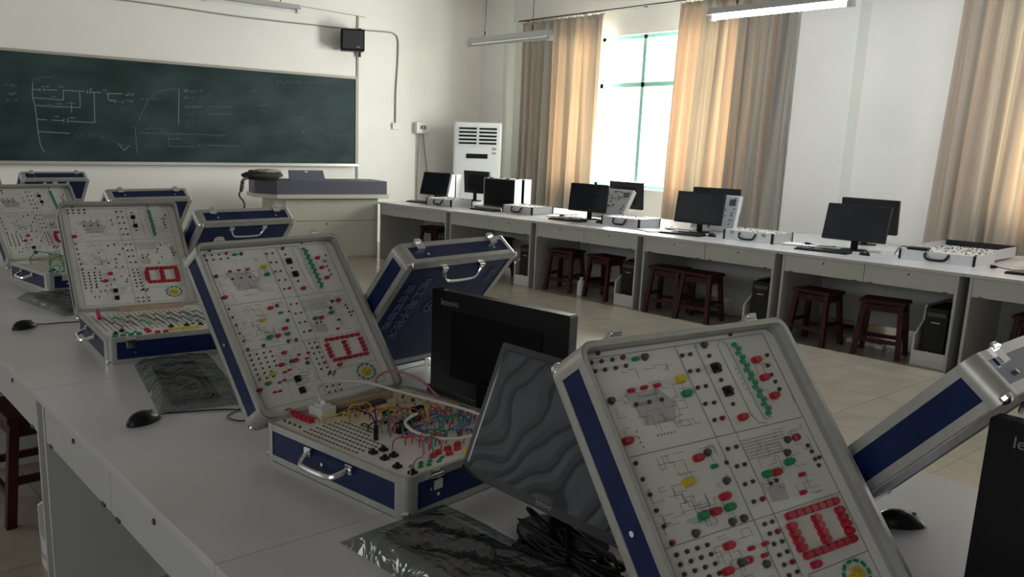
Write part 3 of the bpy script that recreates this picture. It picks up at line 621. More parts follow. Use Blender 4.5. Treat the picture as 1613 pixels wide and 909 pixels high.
LID = {'jack': [(-0.212, 0.511), (-0.19, 0.511), (-0.167, 0.511), (-0.211, 0.496), (-0.19, 0.496), (-0.167, 0.496), (-0.144, 0.497), (-0.012, 0.5), (0.008, 0.5), (-0.01, 0.47), (0.009, 0.469), (-0.009, 0.439), (0.011, 0.439), (-0.008, 0.409), (0.013, 0.408), (-0.156, 0.43), (-0.127, 0.43), (-0.099, 0.43), (0.051, 0.492), (0.053, 0.445), (0.055, 0.399), (0.196, 0.476), (0.184, 0.456), (0.182, 0.438), (0.184, 0.424), (0.185, 0.409), (-0.004, 0.379), (-0.191, 0.525), (0.127, 0.526),
                (-0.204, 0.339), (-0.203, 0.313), (-0.201, 0.288), (-0.201, 0.263), (-0.199, 0.238), (-0.003, 0.327), (0.018, 0.327), (0.0, 0.296), (0.019, 0.296), (-0.0, 0.265), (0.02, 0.266), (0.002, 0.235), (-0.019, 0.306), (0.188, 0.3), (0.191, 0.288), (0.19, 0.274), (0.192, 0.262), (0.203, 0.275), (0.004, 0.197), (0.023, 0.197), (0.006, 0.181), (0.005, 0.164), (0.025, 0.164), (0.006, 0.146), (0.026, 0.147), (0.007, 0.13), (0.007, 0.113), (0.028, 0.114), (0.049, 0.097), (0.058, 0.255), (0.074, 0.257)]
               + [(-0.197+0.022*i, 0.194-0.0145*j) for j in range(5) for i in range(4) if not (j == 4 and i == 3)] + [(-0.197, 0.121), (-0.175, 0.121), (-0.153, 0.121), (0.001, 0.058), (0.022, 0.057), (0.045, 0.056), (0.024, 0.093), (0.042, 0.09), (0.001, 0.04), (0.022, 0.04), (0.045, 0.04)],
       'rjack': [(-0.144, 0.512), (0.015, 0.379), (-0.197, 0.212), (0.023, 0.235), (0.024, 0.18), (0.026, 0.13), (0.03, 0.098)],
       'knob': [(-0.097, 0.507), (-0.203, 0.443), (0.05, 0.513), (-0.051, 0.329), (-0.037, 0.278), (-0.062, 0.215), (-0.035, 0.215), (-0.145, 0.215), (0.144, 0.318), (0.129, 0.297), (-0.08, 0.154), (-0.03, 0.14)],
       'chip': [(0.053, 0.468), (0.056, 0.423), (-0.083, 0.099), (-0.083, 0.064)],
       'rled': [(0.16, 0.47), (0.16, 0.435), (0.163, 0.399), (0.062, 0.373), (-0.204, 0.375), (-0.076, 0.324), (-0.056, 0.255), (-0.088, 0.237), (0.081, 0.27), (-0.091, 0.183), (-0.115, 0.149), (0.074, 0.114), (-0.211, 0.091)],
       'gled': [(-0.041, 0.432), (-0.055, 0.237), (-0.116, 0.236), (0.122, 0.281), (0.058, 0.271), (-0.179, 0.104)],
       'yled': [(-0.041, 0.458), (-0.119, 0.291), (-0.154, 0.128)],
       'gdiode': [(-0.119, 0.506), (-0.049, 0.305)],
       'rdiode': [(-0.155, 0.454), (-0.126, 0.455), (-0.097, 0.455), (0.139, 0.255), (0.122, 0.226), (-0.047, 0.169), (-0.014, 0.169), (-0.026, 0.153), (-0.142, 0.100), (-0.124, 0.104), (-0.168, 0.076), (-0.151, 0.076), (-0.113, 0.126), (-0.096, 0.130)],
       'rring': [(0.169, 0.318), (-0.064, 0.154)],
       'seg': [(0.066+0.0197*i, 0.197) for i in range(7)]+[(0.066+0.0197*i, 0.131) for i in range(7)]+[(x, u) for x in (0.059, 0.123, 0.187) for u in (0.1810, 0.1685, 0.1565, 0.1445)]}
LID_FAR = dict(LID); LID_FAR['rled'] = LID['rled'][4:5]+LID['rled'][9:11]; LID_FAR['gled'] = []; LID_FAR['yled'] = []; LID_FAR['pin'] = LID['gled']+LID['yled']+LID['rdiode']; LID_FAR['jack'] = LID['jack']+LID['rled'][5:9]+LID['knob'][3:]
LID_FAR = {k: v for k, v in LID_FAR.items() if v and k not in ('rdiode', 'rring', 'knob', 'gdiode')}
def printed_mesh():
    b = MB()
    def line(x0, u0, x1, u1, wd=.0011):
        dx, dy = x1-x0, u1-u0; L = math.hypot(dx, dy) or 1e-6; nx, ny = -dy/L*wd/2, dx/L*wd/2
        b.add([(x0+nx, -u0-ny, 0), (x1+nx, -u1-ny, 0), (x1-nx, -u1+ny, 0), (x0-nx, -u0+ny, 0)], [(0, 1, 2, 3)])
        b.add([(x0+nx, -u0-ny, -.0004), (x1+nx, -u1-ny, -.0004), (x1-nx, -u1+ny, -.0004), (x0-nx, -u0+ny, -.0004)], [(3, 2, 1, 0)])
    def pl(P, wd=.0011):
        for a, c in zip(P[:-1], P[1:]): line(*a, *c, wd)
    for P in (((-.213, .350), (.213, .351)), ((-.213, .207), (.213, .209)), ((-.018, .518), (-.014, .209), (-.010, .04)), ((.029, .518), (.036, .209)), ((.049, .104), (.213, .105)), ((-.213, .518), (.213, .520), (.213, .035), (-.213, .035), (-.213, .518)), ((.036, .209), (.036, .035))):
        pl(P, .0013)
    pl([(.096+.012*math.cos(a), .505+.012*math.sin(a)) for a in [PI*k/6 for k in range(7)][::-1]], .001)
    pl([(.108, .505), (.112, .38), (.118, .362), (.130, .362)], .001); pl([(.084, .505), (.088, .375), (.098, .358), (.118, .355)], .001)
    rn = random.Random(11)
    for cx0, cx1, cu0, cu1, n in ((-.20, -.03, .38, .49, 26), (-.20, -.03, .22, .34, 34), (-.12, -.02, .05, .20, 22), (.04, .20, .22, .34, 18), (.13, .21, .36, .50, 6)):
        for _ in range(n):
            x, u = rn.uniform(cx0, cx1), rn.uniform(cu0, cu1); P = [(x, u)]
            for k in range(rn.choice((2, 3, 4))):
                s = rn.uniform(.008, .035)*rn.choice((-1, 1))
                x, u = (min(cx1, max(cx0, x+s)), u) if k % 2 == 0 else (x, min(cu1, max(cu0, u+s*.7)))
                P.append((x, u))
            pl(P, .0007)
    for x in [.102]*5: pass
    for x, u in [(.102, .461), (.103, .452), (.104, .441), (.104, .431), (.105, .421), (-.176, .387), (-.177, .377), (-.177, .369), (-.175, .361)]+[(-.137+.0075*i, .374) for i in range(6)]+[(.001+.01*i, .09) for i in range(3)]:
        line(x-.0015, u, x+.0015, u, .003)
    def poly(P): b.add([(x, -u, .0003) for x, u in P], [tuple(range(len(P)))], 1); b.add([(x, -u, .0002) for x, u in P], [tuple(range(len(P)-1, -1, -1))], 1)
    poly([(-.172, .45), (-.095, .451), (-.071, .423), (-.085, .392), (-.151, .392), (-.159, .424)])
    for k in range(7): poly([(.034, .300+.0055*k), (.034, .303+.0055*k), (.128+(k > 3)*.018, .303+.0055*k), (.128+(k > 3)*.018, .300+.0055*k)])
    poly([(.046, .251), (.09, .251), (.086, .223), (.044, .226)])
    return b.mesh('printed_circuit_lines', [PRINT, PRINTL])
def bar_mesh():
    b = MB()
    for k in range(17):
        u = .505-.134*k/16; x = .125+.005*k/16+(.004 if k % 2 else -.002)
        b.box(x-.0045, x+.0045, -u-.0034, -u+.0034, -.006, 0)
    return b.mesh('green_light_bar', GREEN)
def flower_meshes():
    a = MB(); c = MB()
    for k in range(11):
        t = 2*PI*k/11; M = Matrix.Translation((.157+.032*math.cos(t), -.076+.024*math.sin(t), 0))@Matrix.Rotation(t+PI/2, 4, 'Z')
        a.box(-.005, .005, -.0022, .0022, -.004, 0, M=M)
    for k in range(6):
        t = 2*PI*k/6; M = Matrix.Translation((.157+.014*math.cos(t), -.076+.010*math.sin(t), 0))
        c.box(-.005, .005, -.004, .004, -.005, 0, M=M)
    c.box(.152, .162, -.081, -.071, -.009, 0)
    return a.mesh('green_lamp_ring', GREEN), c.mesh('yellow_lamp_ring', YELLOW)
PR_ME, BAR_ME, (FG_ME, FY_ME) = printed_mesh(), bar_mesh(), flower_meshes()
LP_ME = MB().prism(rrect(-CWD/2+.0096, CWD/2-.0096, -CD+.0096, -.0096, .02), .030, .034).mesh('lid_panel', PANEL)
BP_ME = MB().prism(rrect(-CWD/2+.0096, CWD/2-.0096, -CD+.0096, -.0096, .02), HB-.012, HB-.006).mesh('control_panel', PANEL)
def merged(me, pts, z, flip):
    b = MB()
    for x, u in pts:
        M = Matrix.Translation((x, -u if flip else u, z))@(Matrix.Rotation(PI, 4, 'X') if flip else Matrix())
        b.add([v.co for v in me.vertices], [tuple(p.vertices) for p in me.polygons], 0, M)
    return b.mesh(me.name, me.materials[0])
_far = {}
def populate(parent, table, z, flip, detail, key, small=None):
    for k, pts in table.items():
        nm, me = COMP[k]
        if detail:
            for x, u in pts[:100]:
                o = inst(nm, me, parent, (x, -u if flip else u, z), (PI if flip else 0, 0, 0))
                if small and k in ('rled', 'gled', 'yled', 'rdiode', 'seg', 'knob', 'jack'): o.scale = (small,)*3
            if len(pts) > 100: inst(nm+'_rest', merged(me, pts[100:], z, flip), parent)['kind'] = 'stuff'
        else:
            if (key, k) not in _far: _far[(key, k)] = merged(me, pts, z, flip)
            inst(nm, _far[(key, k)], parent)['kind'] = 'stuff'
def handle_tube(cx, half, drop, axis='y', out=-1, zc=0.0, r=.0055):
    return bez([(0, -half, 0), (0, -half*0.98, -drop*.25), (0, -half*0.8, -drop*0.85), (0, -half*.45, -drop), (0, half*.45, -drop), (0, half*0.8, -drop*0.85), (0, half*0.98, -drop*.25), (0, half, 0)], 4)
def clasp_mesh(lid):
    b = MB(); h = HL if lid else HB
    z0, z1 = (0.0, 0.032) if lid else (h-.045, h)
    b.box(-.016, .016, -.007, 0, z0+.002, z1)
    if lid: b.tube([(-.013, -.008, .003), (.013, -.008, .003)], .005, 8).box(-.010, .010, -.012, -.007, -.005, .008)
    else: b.box(-.014, .014, -.016, -.009, h-.040, h-.018).tube([(-.018, -.012, h-.008), (.018, -.012, h-.008)], .005, 8)
    return b.mesh('clasp' if lid else 'latch', CHROME, True)
CL_L, CL_B = clasp_mesh(True), clasp_mesh(False)
BASE_C = {'pin': [(-.214+.020*i, -.125-.0145*j) for i in range(7) for j in range(15) if not (i > 4 and j > 9)], 'jack': [(-.205, -.005-.022*k) for k in range(5)]+[(-.04+.03*k, -.12) for k in range(8)]+[(.21, -.15-.03*k) for k in range(9)],
          'chip': [(-.187, -.356), (-.156, -.358), (-.164, -.403), (-.192, -.403), (-.205, -.46), (-.205, -.510)],
          'gdiode': [(-.18, -.48), (-.165, -.495), (-.15, -.48), (-.143, -.50), (-.125, -.485), (-.11, -.50), (-.09, -.49), (.02, -.50), (.06, -.505)],
          'rled': [(-.10, -.47), (-.075, -.462), (-.06, -.485), (-.04, -.46), (-.02, -.475), (.0, -.455), (.10, -.49), (.13, -.47)],
          'yled': [(-.02, -.505), (.04, -.478), (.16, -.50), (.19, -.45)], 'knob': [(.17, -.08), (.20, -.08), (.17, -.12), (.20, -.12)]}
BASE_B = {'pin': [(-.215+.02*i, -.10-.025*j) for i in range(20) for j in range(13)], 'gled': [(-.21+.028*i, -.50) for i in range(4)],
          'rled': [(-.085, -.47), (-.06, -.50), (-.03, -.50), (-.085, -.44), (.15, -.47), (.18, -.50)], 'yled': [(-.0+.025*i, -.475) for i in range(5)], 'gdiode': [(-.16, -.455), (-.13, -.455), (.10, -.4), (.13, -.36)], 'chip': [(-.2, -.46), (-.17, -.42), (.01, -.42), (.07, -.42), (.12, -.43)]}
def make_case(label, x, y, yaw, th, z=0.75, interior=None, lid_handle=True, side_handle=True, group='blue trainer cases', text=False):
    t = thing('trainer_case', label, 'case', (x, y, z), yaw, group)
    base = bpy.data.objects.new('base', ME_B[0]); C.objects.link(base); base.parent = t
    lid = bpy.data.objects.new('lid', ME_L[0]); C.objects.link(lid); lid.parent = t; lid.location = (0, 0, HB+0.0015); lid.rotation_euler = (-th, 0, 0)
    for p, M in ((base, ME_B), (lid, ME_L)):
        inst('edge_frame', M[1], p); inst('lining', M[2], p); inst('rivet', M[4], p)['kind'] = 'stuff'
        for sx in (-1, 1):
            for yy in (-.012, -CD+.012): inst('corner_cap', M[3], p, (sx*(CWD/2-.012), yy, HL-.004 if p is lid else .012))
    inst('control_panel', BP_ME, base); inst('lid_panel', LP_ME, lid)
    for sx in (-.165, .165): inst('clasp', CL_L, lid, (sx, -CD, 0)); inst('latch', CL_B, base, (sx, -CD, 0))
    MB().tube([(-.20, .001, 0), (.20, .001, 0)], .004, 8).build('hinge', ALU, t, (0, 0, HB+0.0008))
    if side_handle:
        P = [(-CWD/2-.002-abs(p.z)*.9, p.y-.27, .070+p.z*.35) for p in handle_tube(0, .075, .050)]
        hb_ = MB().tube(P, .0070, 8)
        for s in (-1, 1): hb_.box(-CWD/2-.008, -CWD/2, -.27+s*.078-.012, -.27+s*.078+.012, .060, .080)
        hb_.build('handle', CHROME, base, smooth=True)
    if lid_handle:
        P = [(p.y, -.50+(-p.z)*0.9, HL+.008+abs(p.z)*.35) for p in handle_tube(0, .085, .042)]
        hb_ = MB().tube(P, .0050, 8)
        for s in (-1, 1): hb_.box(s*.085-.012, s*.085+.012, -.510, -.492, HL, HL+.010)
        hb_.build('lid_handle', CHROME, lid, smooth=True)
    if text:
        FAINT = mat('faint_lettering', (0.10, 0.12, 0.20), 0.5)
        text_obj('lettering', '电工电子技术', .050, FAINT, lid, (.125, -.315, HL+.0012), (0, 0, PI/2), sx=1.0)
        text_obj('lettering', '综合实验箱', .042, FAINT, lid, (.182, -.335, HL+.0012), (0, 0, PI/2), sx=1.0)
        text_obj('lettering', '实验', .030, FAINT, lid, (-.172, -.44, HL+.0012), (0, 0, PI/2))
        lg = MB(); N = 28
        lg.ring([(.022+.030*math.cos(2*PI*i/N), -.316+.030*math.sin(2*PI*i/N)) for i in range(N)], [(.022+.026*math.cos(2*PI*i/N), -.316+.026*math.sin(2*PI*i/N)) for i in range(N)], HL-.001, HL+.0012)
        lg.box(.018, .026, -.334, -.298, HL, HL+.0012); lg.box(.006, .038, -.320, -.313, HL, HL+.0012)
        lg.build('round_emblem', FAINT, lid)
    if interior:
        det = interior in ('C', 'D')
        inst('printed_circuit_lines', PR_ME, lid, (0, 0, .0296)); 
        inst('green_light_bar', BAR_ME, lid, (0, 0, .030)); inst('green_lamp_ring', FG_ME, lid, (0, 0, .030)); inst('yellow_lamp_ring', FY_ME, lid, (0, 0, .030))
        populate(lid, LID if det else LID_FAR, .030, True, det, 'lid', .82 if interior == 'C' else None)
        populate(base, BASE_C if interior == 'C' else BASE_B, HB-.006, False, interior == 'C', 'b'+interior)
    return t, base, lid
CASE_C = make_case('large open blue case in the middle, its base tangled with coloured wires', 1.197, 1.972, .1358, 2.22, interior='C', lid_handle=False)
CASE_D = make_case('nearest open blue case, its big lamp-covered lid filling the lower right', 1.171, .518, -.1191, 2.2398, interior='D', lid_handle=False)
CASE_B = make_case('open blue case with dim grey lid, left of and behind the wire-tangled case', 1.196, 3.573, -.0999, 2.249, interior='B', lid_handle=False)
CASE_A = make_case('open blue case cut off by the left edge, green wires lying on its base', 1.2705, 5.2147, .1172, 2.3027, interior='A', lid_handle=False)
make_case('open case at the far left edge, only the top corner of its lid showing', 1.24, 7.25, .05, 2.30, interior='A', lid_handle=False)
CASE_E = make_case('blue case seen from behind with faint lettering on its lid, behind the black monitor', 1.655, 2.438, 3.267, 2.25, text=True)
make_case('blue case seen from behind with chrome lid handle, behind the dim grey panel', 1.715, 4.106, 3.2183, 2.3371)
make_case('blue case leaning in from the right edge, showing its aluminium-edged side', 1.725, .855, 3.1702, 2.2702)
make_case('blue case showing only a thin top strip above the dim grey lid panel', 1.72, 5.38, 3.22, 2.30)
make_case('small blue case with chrome handle, just below the chalkboard at the far left', 1.76, 7.55, 3.20, 2.30)

# innards of case C
bC = CASE_C[1]; ZP = HB-.006
q = MB()
for k in range(6): q.box(-.168, -.152, -.085+.019*k, -.071+.019*k, ZP, ZP+.014)
q.build('red_terminal_block', RED, bC)
q = MB(); q.box(-.130, -.080, -.085, -.030, ZP, ZP+.030).box(-.120, -.09, -.075, -.040, ZP+.030, ZP+.036); q.build('white_terminal_block', PANEL, bC, bevel=.002)
q = MB(); q.box(-.070, .150, -.060, -.038, ZP, ZP+.022).box(-.060, .14, -.036, -.016, ZP, ZP+.012); q.build('tan_connector_strip', TAN, bC, bevel=.002)
MB().box(-.070, .10, -.086, -.062, ZP, ZP+.010).build('dark_connector_strip', DKGREY, bC)
MB().cyl(-.120, -.290, ZP, ZP+.038, .006, 10).cyl(-.112, -.282, ZP, ZP+.034, .006, 10).tube(bez([(-.120, -.29, ZP+.038), (-.13, -.28, ZP+.065), (-.15, -.26, ZP+.075)]), .0018, 6).tube(bez([(-.112, -.282, ZP+.034), (-.105, -.27, ZP+.06), (-.09, -.25, ZP+.07)]), .0018, 6).build('black_plug', BLACK, bC)
MB().box(-.03, .00, -.215, -.205, ZP, ZP+.012).box(.02, .06, -.17, -.155, ZP, ZP+.010).box(-.05, -.02, -.30, -.285, ZP, ZP+.012).box(.03, .07, -.26, -.245, ZP, ZP+.012).box(.1, .14, -.2, -.185, ZP, ZP+.012).build('integrated_circuit', BLACK, bC)
rn = random.Random(21)
def wire(parent, m, x0, y0, x1, y1, h, zp=ZP, r=.0018, nm='jumper_wire'):
    mx, my = (x0+x1)/2+rn.uniform(-.03, .03), (y0+y1)/2+rn.uniform(-.03, .03)
    P = bez([(x0, y0, zp), (x0, y0, zp+h*.5), (x0+(mx-x0)*.5, y0+(my-y0)*.5, zp+h), (mx, my, zp+h*.9), (x1+(mx-x1)*.4, y1+(my-y1)*.4, zp+h*.85), (x1, y1, zp+h*.5), (x1, y1, zp)], 4)
    return MB().tube(P, r, 5).build(nm, m, parent, smooth=True)
PINK = mat('pink_wire', (0.42, 0.13, 0.14), 0.4); ORANGE = mat('orange_wire', (0.45, 0.20, 0.03), 0.4); TEAL = mat('teal_wire', (0.02, 0.16, 0.14), 0.4)
for m, n, xa, xb, ya, yb in ((YELLOW, 15, -.12, .14, -.30, -.10), (ORANGE, 10, -.10, .18, -.28, -.10), (BLUEW, 20, -.04, .19, -.45, -.28), (TEAL, 7, -.05, .18, -.42, -.2), (RED, 18, -.10, .20, -.49, -.20), (PINK, 12, -.06, .20, -.47, -.1), (BLACK, 5, -.12, .1, -.36, -.2), (GREEN, 5, -.15, .12, -.49, -.38)):
    for k in range(n):
        x0, y0 = rn.uniform(xa, xb), rn.uniform(ya, yb)
        wire(bC, m, x0, y0, min(.225, max(-.2, x0+rn.uniform(-.09, .09))), min(-.1, max(-.515, y0+rn.uniform(-.07, .07))), rn.uniform(.015, .04))
# more
wire(bC, PINK, -.215, -.515, -.10, -.44, .03, r=.0022)
for p_, n in ((CASE_A[1], 12),):
    for k in range(n): x0, y0 = rn.uniform(-.2, .1), rn.uniform(-.5, -.1); wire(p_, (GREEN, GREEN, TEAL)[k % 3], x0, y0, x0+rn.uniform(.03, .12), y0+rn.uniform(-.03, .1), rn.uniform(.03, .08), r=.003)
for k in range(16):
    x0 = -.20+.026*k; MB().tube([(x0, -.16-.10*(k % 2), ZP), (x0+.006, -.20-.10*(k % 2), ZP+.012), (x0+.022, -.25-.10*(k % 2), ZP+.004)], .0032, 5).build('toggle_lead', (DKGREY, GREEN)[k % 3 == 2], CASE_B[1])
MB().tube([(-.19, -.10, ZP+.004), (-.20, -.14, ZP+.03), (-.205, -.20, ZP+.012)], .008, 8).build('red_clip', RED, CASE_B[1])
MB().box(-.10, .16, -.055, -.03, ZP, ZP+.020).build('connector_strip', TAN, CASE_B[1])
MB().box(-.10, .16, -.055, -.03, ZP, ZP+.020).build('connector_strip', TAN, CASE_A[1])
# white looped cable resting on case C
M = CASE_C[0].matrix_basis.copy(); cC, sC = math.cos(.1358), math.sin(.1358)
def toW(p): return (1.197+p[0]*cC-p[1]*sC, 1.972+p[0]*sC+p[1]*cC, .75+p[2])
WP = [(-.105, -.06, .13), (-.10, -.03, .155), (-.05, .0, .165), (.03, -.06, .165), (.08, -.16, .150), (.115, -.27, .140), (.135, -.37, .134), (.13, -.44, .128), (.08, -.478, .122), (.01, -.475, .120), (-.045, -.44, .120), (-.062, -.37, .122), (-.04, -.31, .128), (.02, -.29, .132)]
cc = thing('looped_cable', 'thick off-white cable looping over the wires of the middle open case', 'cable', (0, 0, 0))
MB().tube(bez([toW(p) for p in WP], 7), .0042, 8).build('cord', mat('offwhite_cable', (0.55, 0.50, 0.44), 0.45), cc, smooth=True)
MB().tube([toW((-.105, -.06, .131)), toW((-.108, -.062, .1325))], .008, 8).build('plug', PANEL, cc)
cc2 = tag(MB().tube(bez([toW(p) for p in [(.10, -.05, .118), (.12, -.02, .150), (.17, -.03, .165), (.21, -.10, .150), (.215, -.18, .110)]], 6), .0035, 8).build('thin_cable', PINK, smooth=True), 'pinkish cable arching over the right rear corner of the middle open case', 'cable')

# ------------------------------------------------------------------ monitors
def make_monitor(w=.535, h=.315, dark_back=False):
    """screen faces -x; pivot at the foot on the tabletop"""
    t = thing('monitor', '', 'monitor')
    z0 = .088
    MB().prism([(.055+.085*math.cos(2*PI*i/24), .11*math.sin(2*PI*i/24)) for i in range(24)], 0, .010).build('stand_base', BLACKM, t, bevel=.003)
    MB().box(.046, .064, -.030, .030, .010, .135).build('stand_neck', BLACKM, t, bevel=.004)
    pn = bpy.data.objects.new('display_panel', MB().prism(rrect(-w/2, w/2, 0, h, .006, 2), -.012, .022, M=Matrix(((0, 0, 1, 0), (-1, 0, 0, 0), (0, 1, 0, 0), (0, 0, 0, 1)))).mesh('display_panel', BLACK)); C.objects.link(pn); pn.parent = t; pn.location = (0, 0, z0)
    MB().box(-.0135, -.0125, -w/2+.014, w/2-.014, .028, h-.014).build('screen', SCREEN, pn)
    MB().box(.0225, .027, -w/2+.09, w/2-.09, .05, h-.06).build('rear_cover', BLACKM, pn, bevel=.006)
    return t, pn
def brand(pn, where='front', w=.51, h=.305, size=.017):
    # lettering on the bezel (front) or near the top of the back
    GREYT = mat('grey_lettering', (0.22, 0.225, 0.23), 0.5)
    if where == 'front': text_obj('brand_lettering', 'lenovo', size, GREYT, pn, (-.0130, .0, .014), (PI/2, 0, -PI/2))
    else: text_obj('brand_lettering', 'lenovo', .028, GREYT, pn, (.0226, -w/2+.065, h-.026), (PI/2, 0, PI/2))
def monitor(label, x, y, rz, tilt=0.0, lift=0.0, z=.75, br=None, group='black monitors'):
    t, pn = make_monitor(); t.location = (x, y, z); t.rotation_euler = (0, 0, rz); t['label'] = label; t['group'] = group
    pn.rotation_euler = (0, tilt, 0); pn.location.z += lift
    if br: brand(pn, br)
    return t, pn
monitor('black upright monitor seen from behind, between lettered blue case and tilted screen', 1.63, 1.79, PI+R(6), R(0), -.024, br='back')
tm, tp = monitor('tilted monitor with wavy reflections on its screen, just left of the nearest case', 1.195, 1.150, R(0), R(22), -.012, br='front')
MB().box(-.0150, -.0142, -.255+.008, .255-.008, .020, .305-.008).build('painted_reflection_film', WAVY, tp)  # film sheet whose colour carries the painted reflections
hp = thing('cable_heap', 'tangled black cables heaped at the foot of the tilted monitor', 'cables', (1.20, 1.05, .7505))
rh = random.Random(31)
for k in range(9):
    P = [(rh.uniform(-.11, .02), rh.uniform(-.20, .16), .006+.055*rh.random()) for _ in range(7)]
    P[0] = (P[0][0], P[0][1], .005); P[-1] = (P[-1][0], P[-1][1], .005)
    MB().tube(bez(P, 7), .0045, 6).build('cable', BLACKM, hp, smooth=True)
monitor('black monitor at the right edge with its back to the camera, beside a mouse', 1.60, .222, PI, R(0), -.006, br='back')
fy = [9.46, None, 6.60, 5.12, 3.52, 1.93]; fx = [7.25, 7.27, 7.26, 7.28, 7.28, 7.40]
fl = ['black screen tilted forward on the farthest window-row desk, near the lectern', 'black screen on the second window-row desk, in front of the corner curtain', 'black screen directly below the bright window gap',
      'black screen in front of the wide beige curtain, left of a silver case', 'large black screen standing in front of the white pillar', 'black screen cut off at the right edge, beyond the silver case']
for i in (0, 2, 3, 4, 5): monitor(fl[i], fx[i], fy[i], PHI+R((4, 2, 0, 0, 2, 0)[i]), R((15, 6, 6, 8, 14, 5)[i]), 0.0)
ry = [9.36, 7.95, 6.62, 5.38, 3.72]; rl_ = ['black monitor seen behind the farthest window-row screen', 'black monitor hidden behind the second window-row screen', 'black monitor sticking out behind the screen below the bright window gap', 'black monitor behind the screen in front of the wide curtain', 'black monitor behind the large screen before the white pillar']
for i in (0, 2, 3, 4): monitor(rl_[i], 7.98, ry[i], PI+PHI+R((0, 0, -8, 6, -4)[i]), R(4), .02)

# ------------------------------------------------------------------ keyboards
def make_keyboard():
    t = thing('keyboard', '', 'keyboard')      # long axis y, user at -x
    b = MB(); b.add([(-.07, -.22, 0), (.075, -.22, 0), (.075, .22, 0), (-.07, .22, 0), (-.07, -.22, .012), (.075, -.22, .022), (.075, .22, .022), (-.07, .22, .012)], [(3, 2, 1, 0), (4, 5, 6, 7), (0, 1, 5, 4), (1, 2, 6, 5), (2, 3, 7, 6), (3, 0, 4, 7)])
    b.build('keyboard_tray', BLACK, t, bevel=.003)
    k = MB(); M = Matrix.Translation((-.07, 0, .0125))@Matrix.Rotation(-math.atan2(.01, .145), 4, 'Y')
    for r_ in range(6):
        xx = .012+r_*.0205+(.004 if r_ == 5 else 0)
        c_ = 0
        while c_ < 22:
            wd = 5 if (r_ == 0 and c_ == 4) else 1
            if c_ not in (15,) and not (c_ > 18 and r_ == 5):
                y0 = -.212+c_*.0193; k.box(xx, xx+.0165, y0, y0+.0193*wd-.003, 0, .006, M=M)
            c_ += wd
    k.build('key_block', mat('key_plastic', (0.02, 0.02, 0.022), 0.28), t)['kind'] = 'stuff'
    return t
KB = make_keyboard(); ku = []
Z = .7505
place(KB, ku, (1.03, 2.70, Z), R(-12), 'dark keyboard wrapped in clear plastic on the desk left of the middle open case', 'wrapped keyboards')
place(KB, ku, (1.03, 1.16, Z), R(4), 'dark keyboard under clear plastic in front of the tilted reflecting monitor', 'wrapped keyboards')
place(KB, ku, (1.08, 4.30, Z), R(8), 'keyboard in clear plastic between the two left open cases', 'wrapped keyboards')
place(KB, ku, (1.76, 1.98, Z), PI+R(3), 'black keyboard with bright glints behind the wires of the middle open case', 'window row keyboards')['group'] = 'bare keyboards'
for i, (x, y, a, lab) in enumerate(((6.90, 9.28, 4, 'black keyboard at the lectern end of the window row'), (6.93, 7.98, -3, 'black keyboard in front of the second window-row screen'), (6.93, 6.58, 3, 'black keyboard in front of the screen below the bright window'),
        (6.95, 5.05, 5, 'dark keyboard beside a white paper on the fourth window-row desk'), (6.98, 3.62, 4, 'dark bluish keyboard in front of the large screen before the white pillar'), (7.08, 2.02, 2, 'black keyboard at the right edge of the window row'))):
    place(KB, ku, (x, y, Z), PHI+R(a), lab, 'bare keyboards')

# ------------------------------------------------------------------ clear plastic sleeves
def sleeve(label, x, y, rz, sx, sy, h, seed):
    rn = random.Random(seed); N, K = 34, 54; vs = []; fs = []
    ks = [(rn.uniform(8, 40), rn.uniform(8, 40), rn.uniform(0, 6), rn.uniform(.3, 1)) for _ in range(7)]
    for j in range(K+1):
        for i in range(N+1):
            u, v = i/N*2-1, j/K*2-1
            e = min(1, (1-max(abs(u), abs(v)))*5)
            wob = sum(a*math.sin(p*u*.35+q_*v*.35+c) for p, q_, c, a in ks)/7
            vs.append((u*sx/2+.006*wob*e, v*sy/2+.006*wob, max(.0015, (h+.011*wob)*e+.0015)))
    for j in range(K):
        for i in range(N): a = j*(N+1)+i; fs.append((a, a+1, a+N+2, a+N+1))
    me = bpy.data.meshes.new('plastic_sleeve'); me.from_pydata(vs, [], fs); me.materials.append(FILM); me.polygons.foreach_set('use_smooth', [True]*len(me.polygons))
    o = bpy.data.objects.new('plastic_sleeve', me); C.objects.link(o); o.location = (x, y, .7505); o.rotation_euler = (0, 0, rz)
    return tag(o, label, 'plastic sleeve', 'clear plastic sleeves')
sleeve('crinkled clear plastic sleeve with bright glints over the keyboard left of the middle open case', 1.045, 2.70, R(-12), .27, .60, .040, 1)
sleeve('crinkled clear plastic sleeve over the keyboard at the bottom, before the reflecting monitor', 1.01, 1.12, R(4), .27, .60, .036, 2)
sleeve('crinkled clear plastic sleeve between the two open cases at the left', 1.08, 4.30, R(8), .25, .56, .034, 5)

# ------------------------------------------------------------------ mice
def mouse(label, x, y, rz, cord=None, m=BLACK):
    t = thing('computer_mouse', label, 'mouse', (x, y, .7505), rz, 'computer mice')     # long axis x, nose +x
    b = MB(); b.ball((0, 0, 0), 1, 18)
    for v in b.v:
        k = v.x; wv = .030*(1-.10*k*k)*(1-.12*k)
        v.x = k*.058; v.y *= wv; v.z = max(0, v.z)*(.036-.006*k)*(1 if k < .3 else 1-.35*(k-.3))
    b.build('mouse_body', m, t, smooth=True)
    MB().box(.014, .030, -.0035, .0035, .022, .0315).build('scroll_wheel', DKGREY, t, bevel=.002)
    MB().box(.004, .032, -.0008, .0008, .018, .0300).build('button_seam', BLACKM, t)
    if cord:
        P = bez([(.056, 0, .008)]+[(a, b_, .003) for a, b_ in cord], 8); MB().tube(P, .0022, 6).build('cord', BLACK, t, smooth=True)
    return t
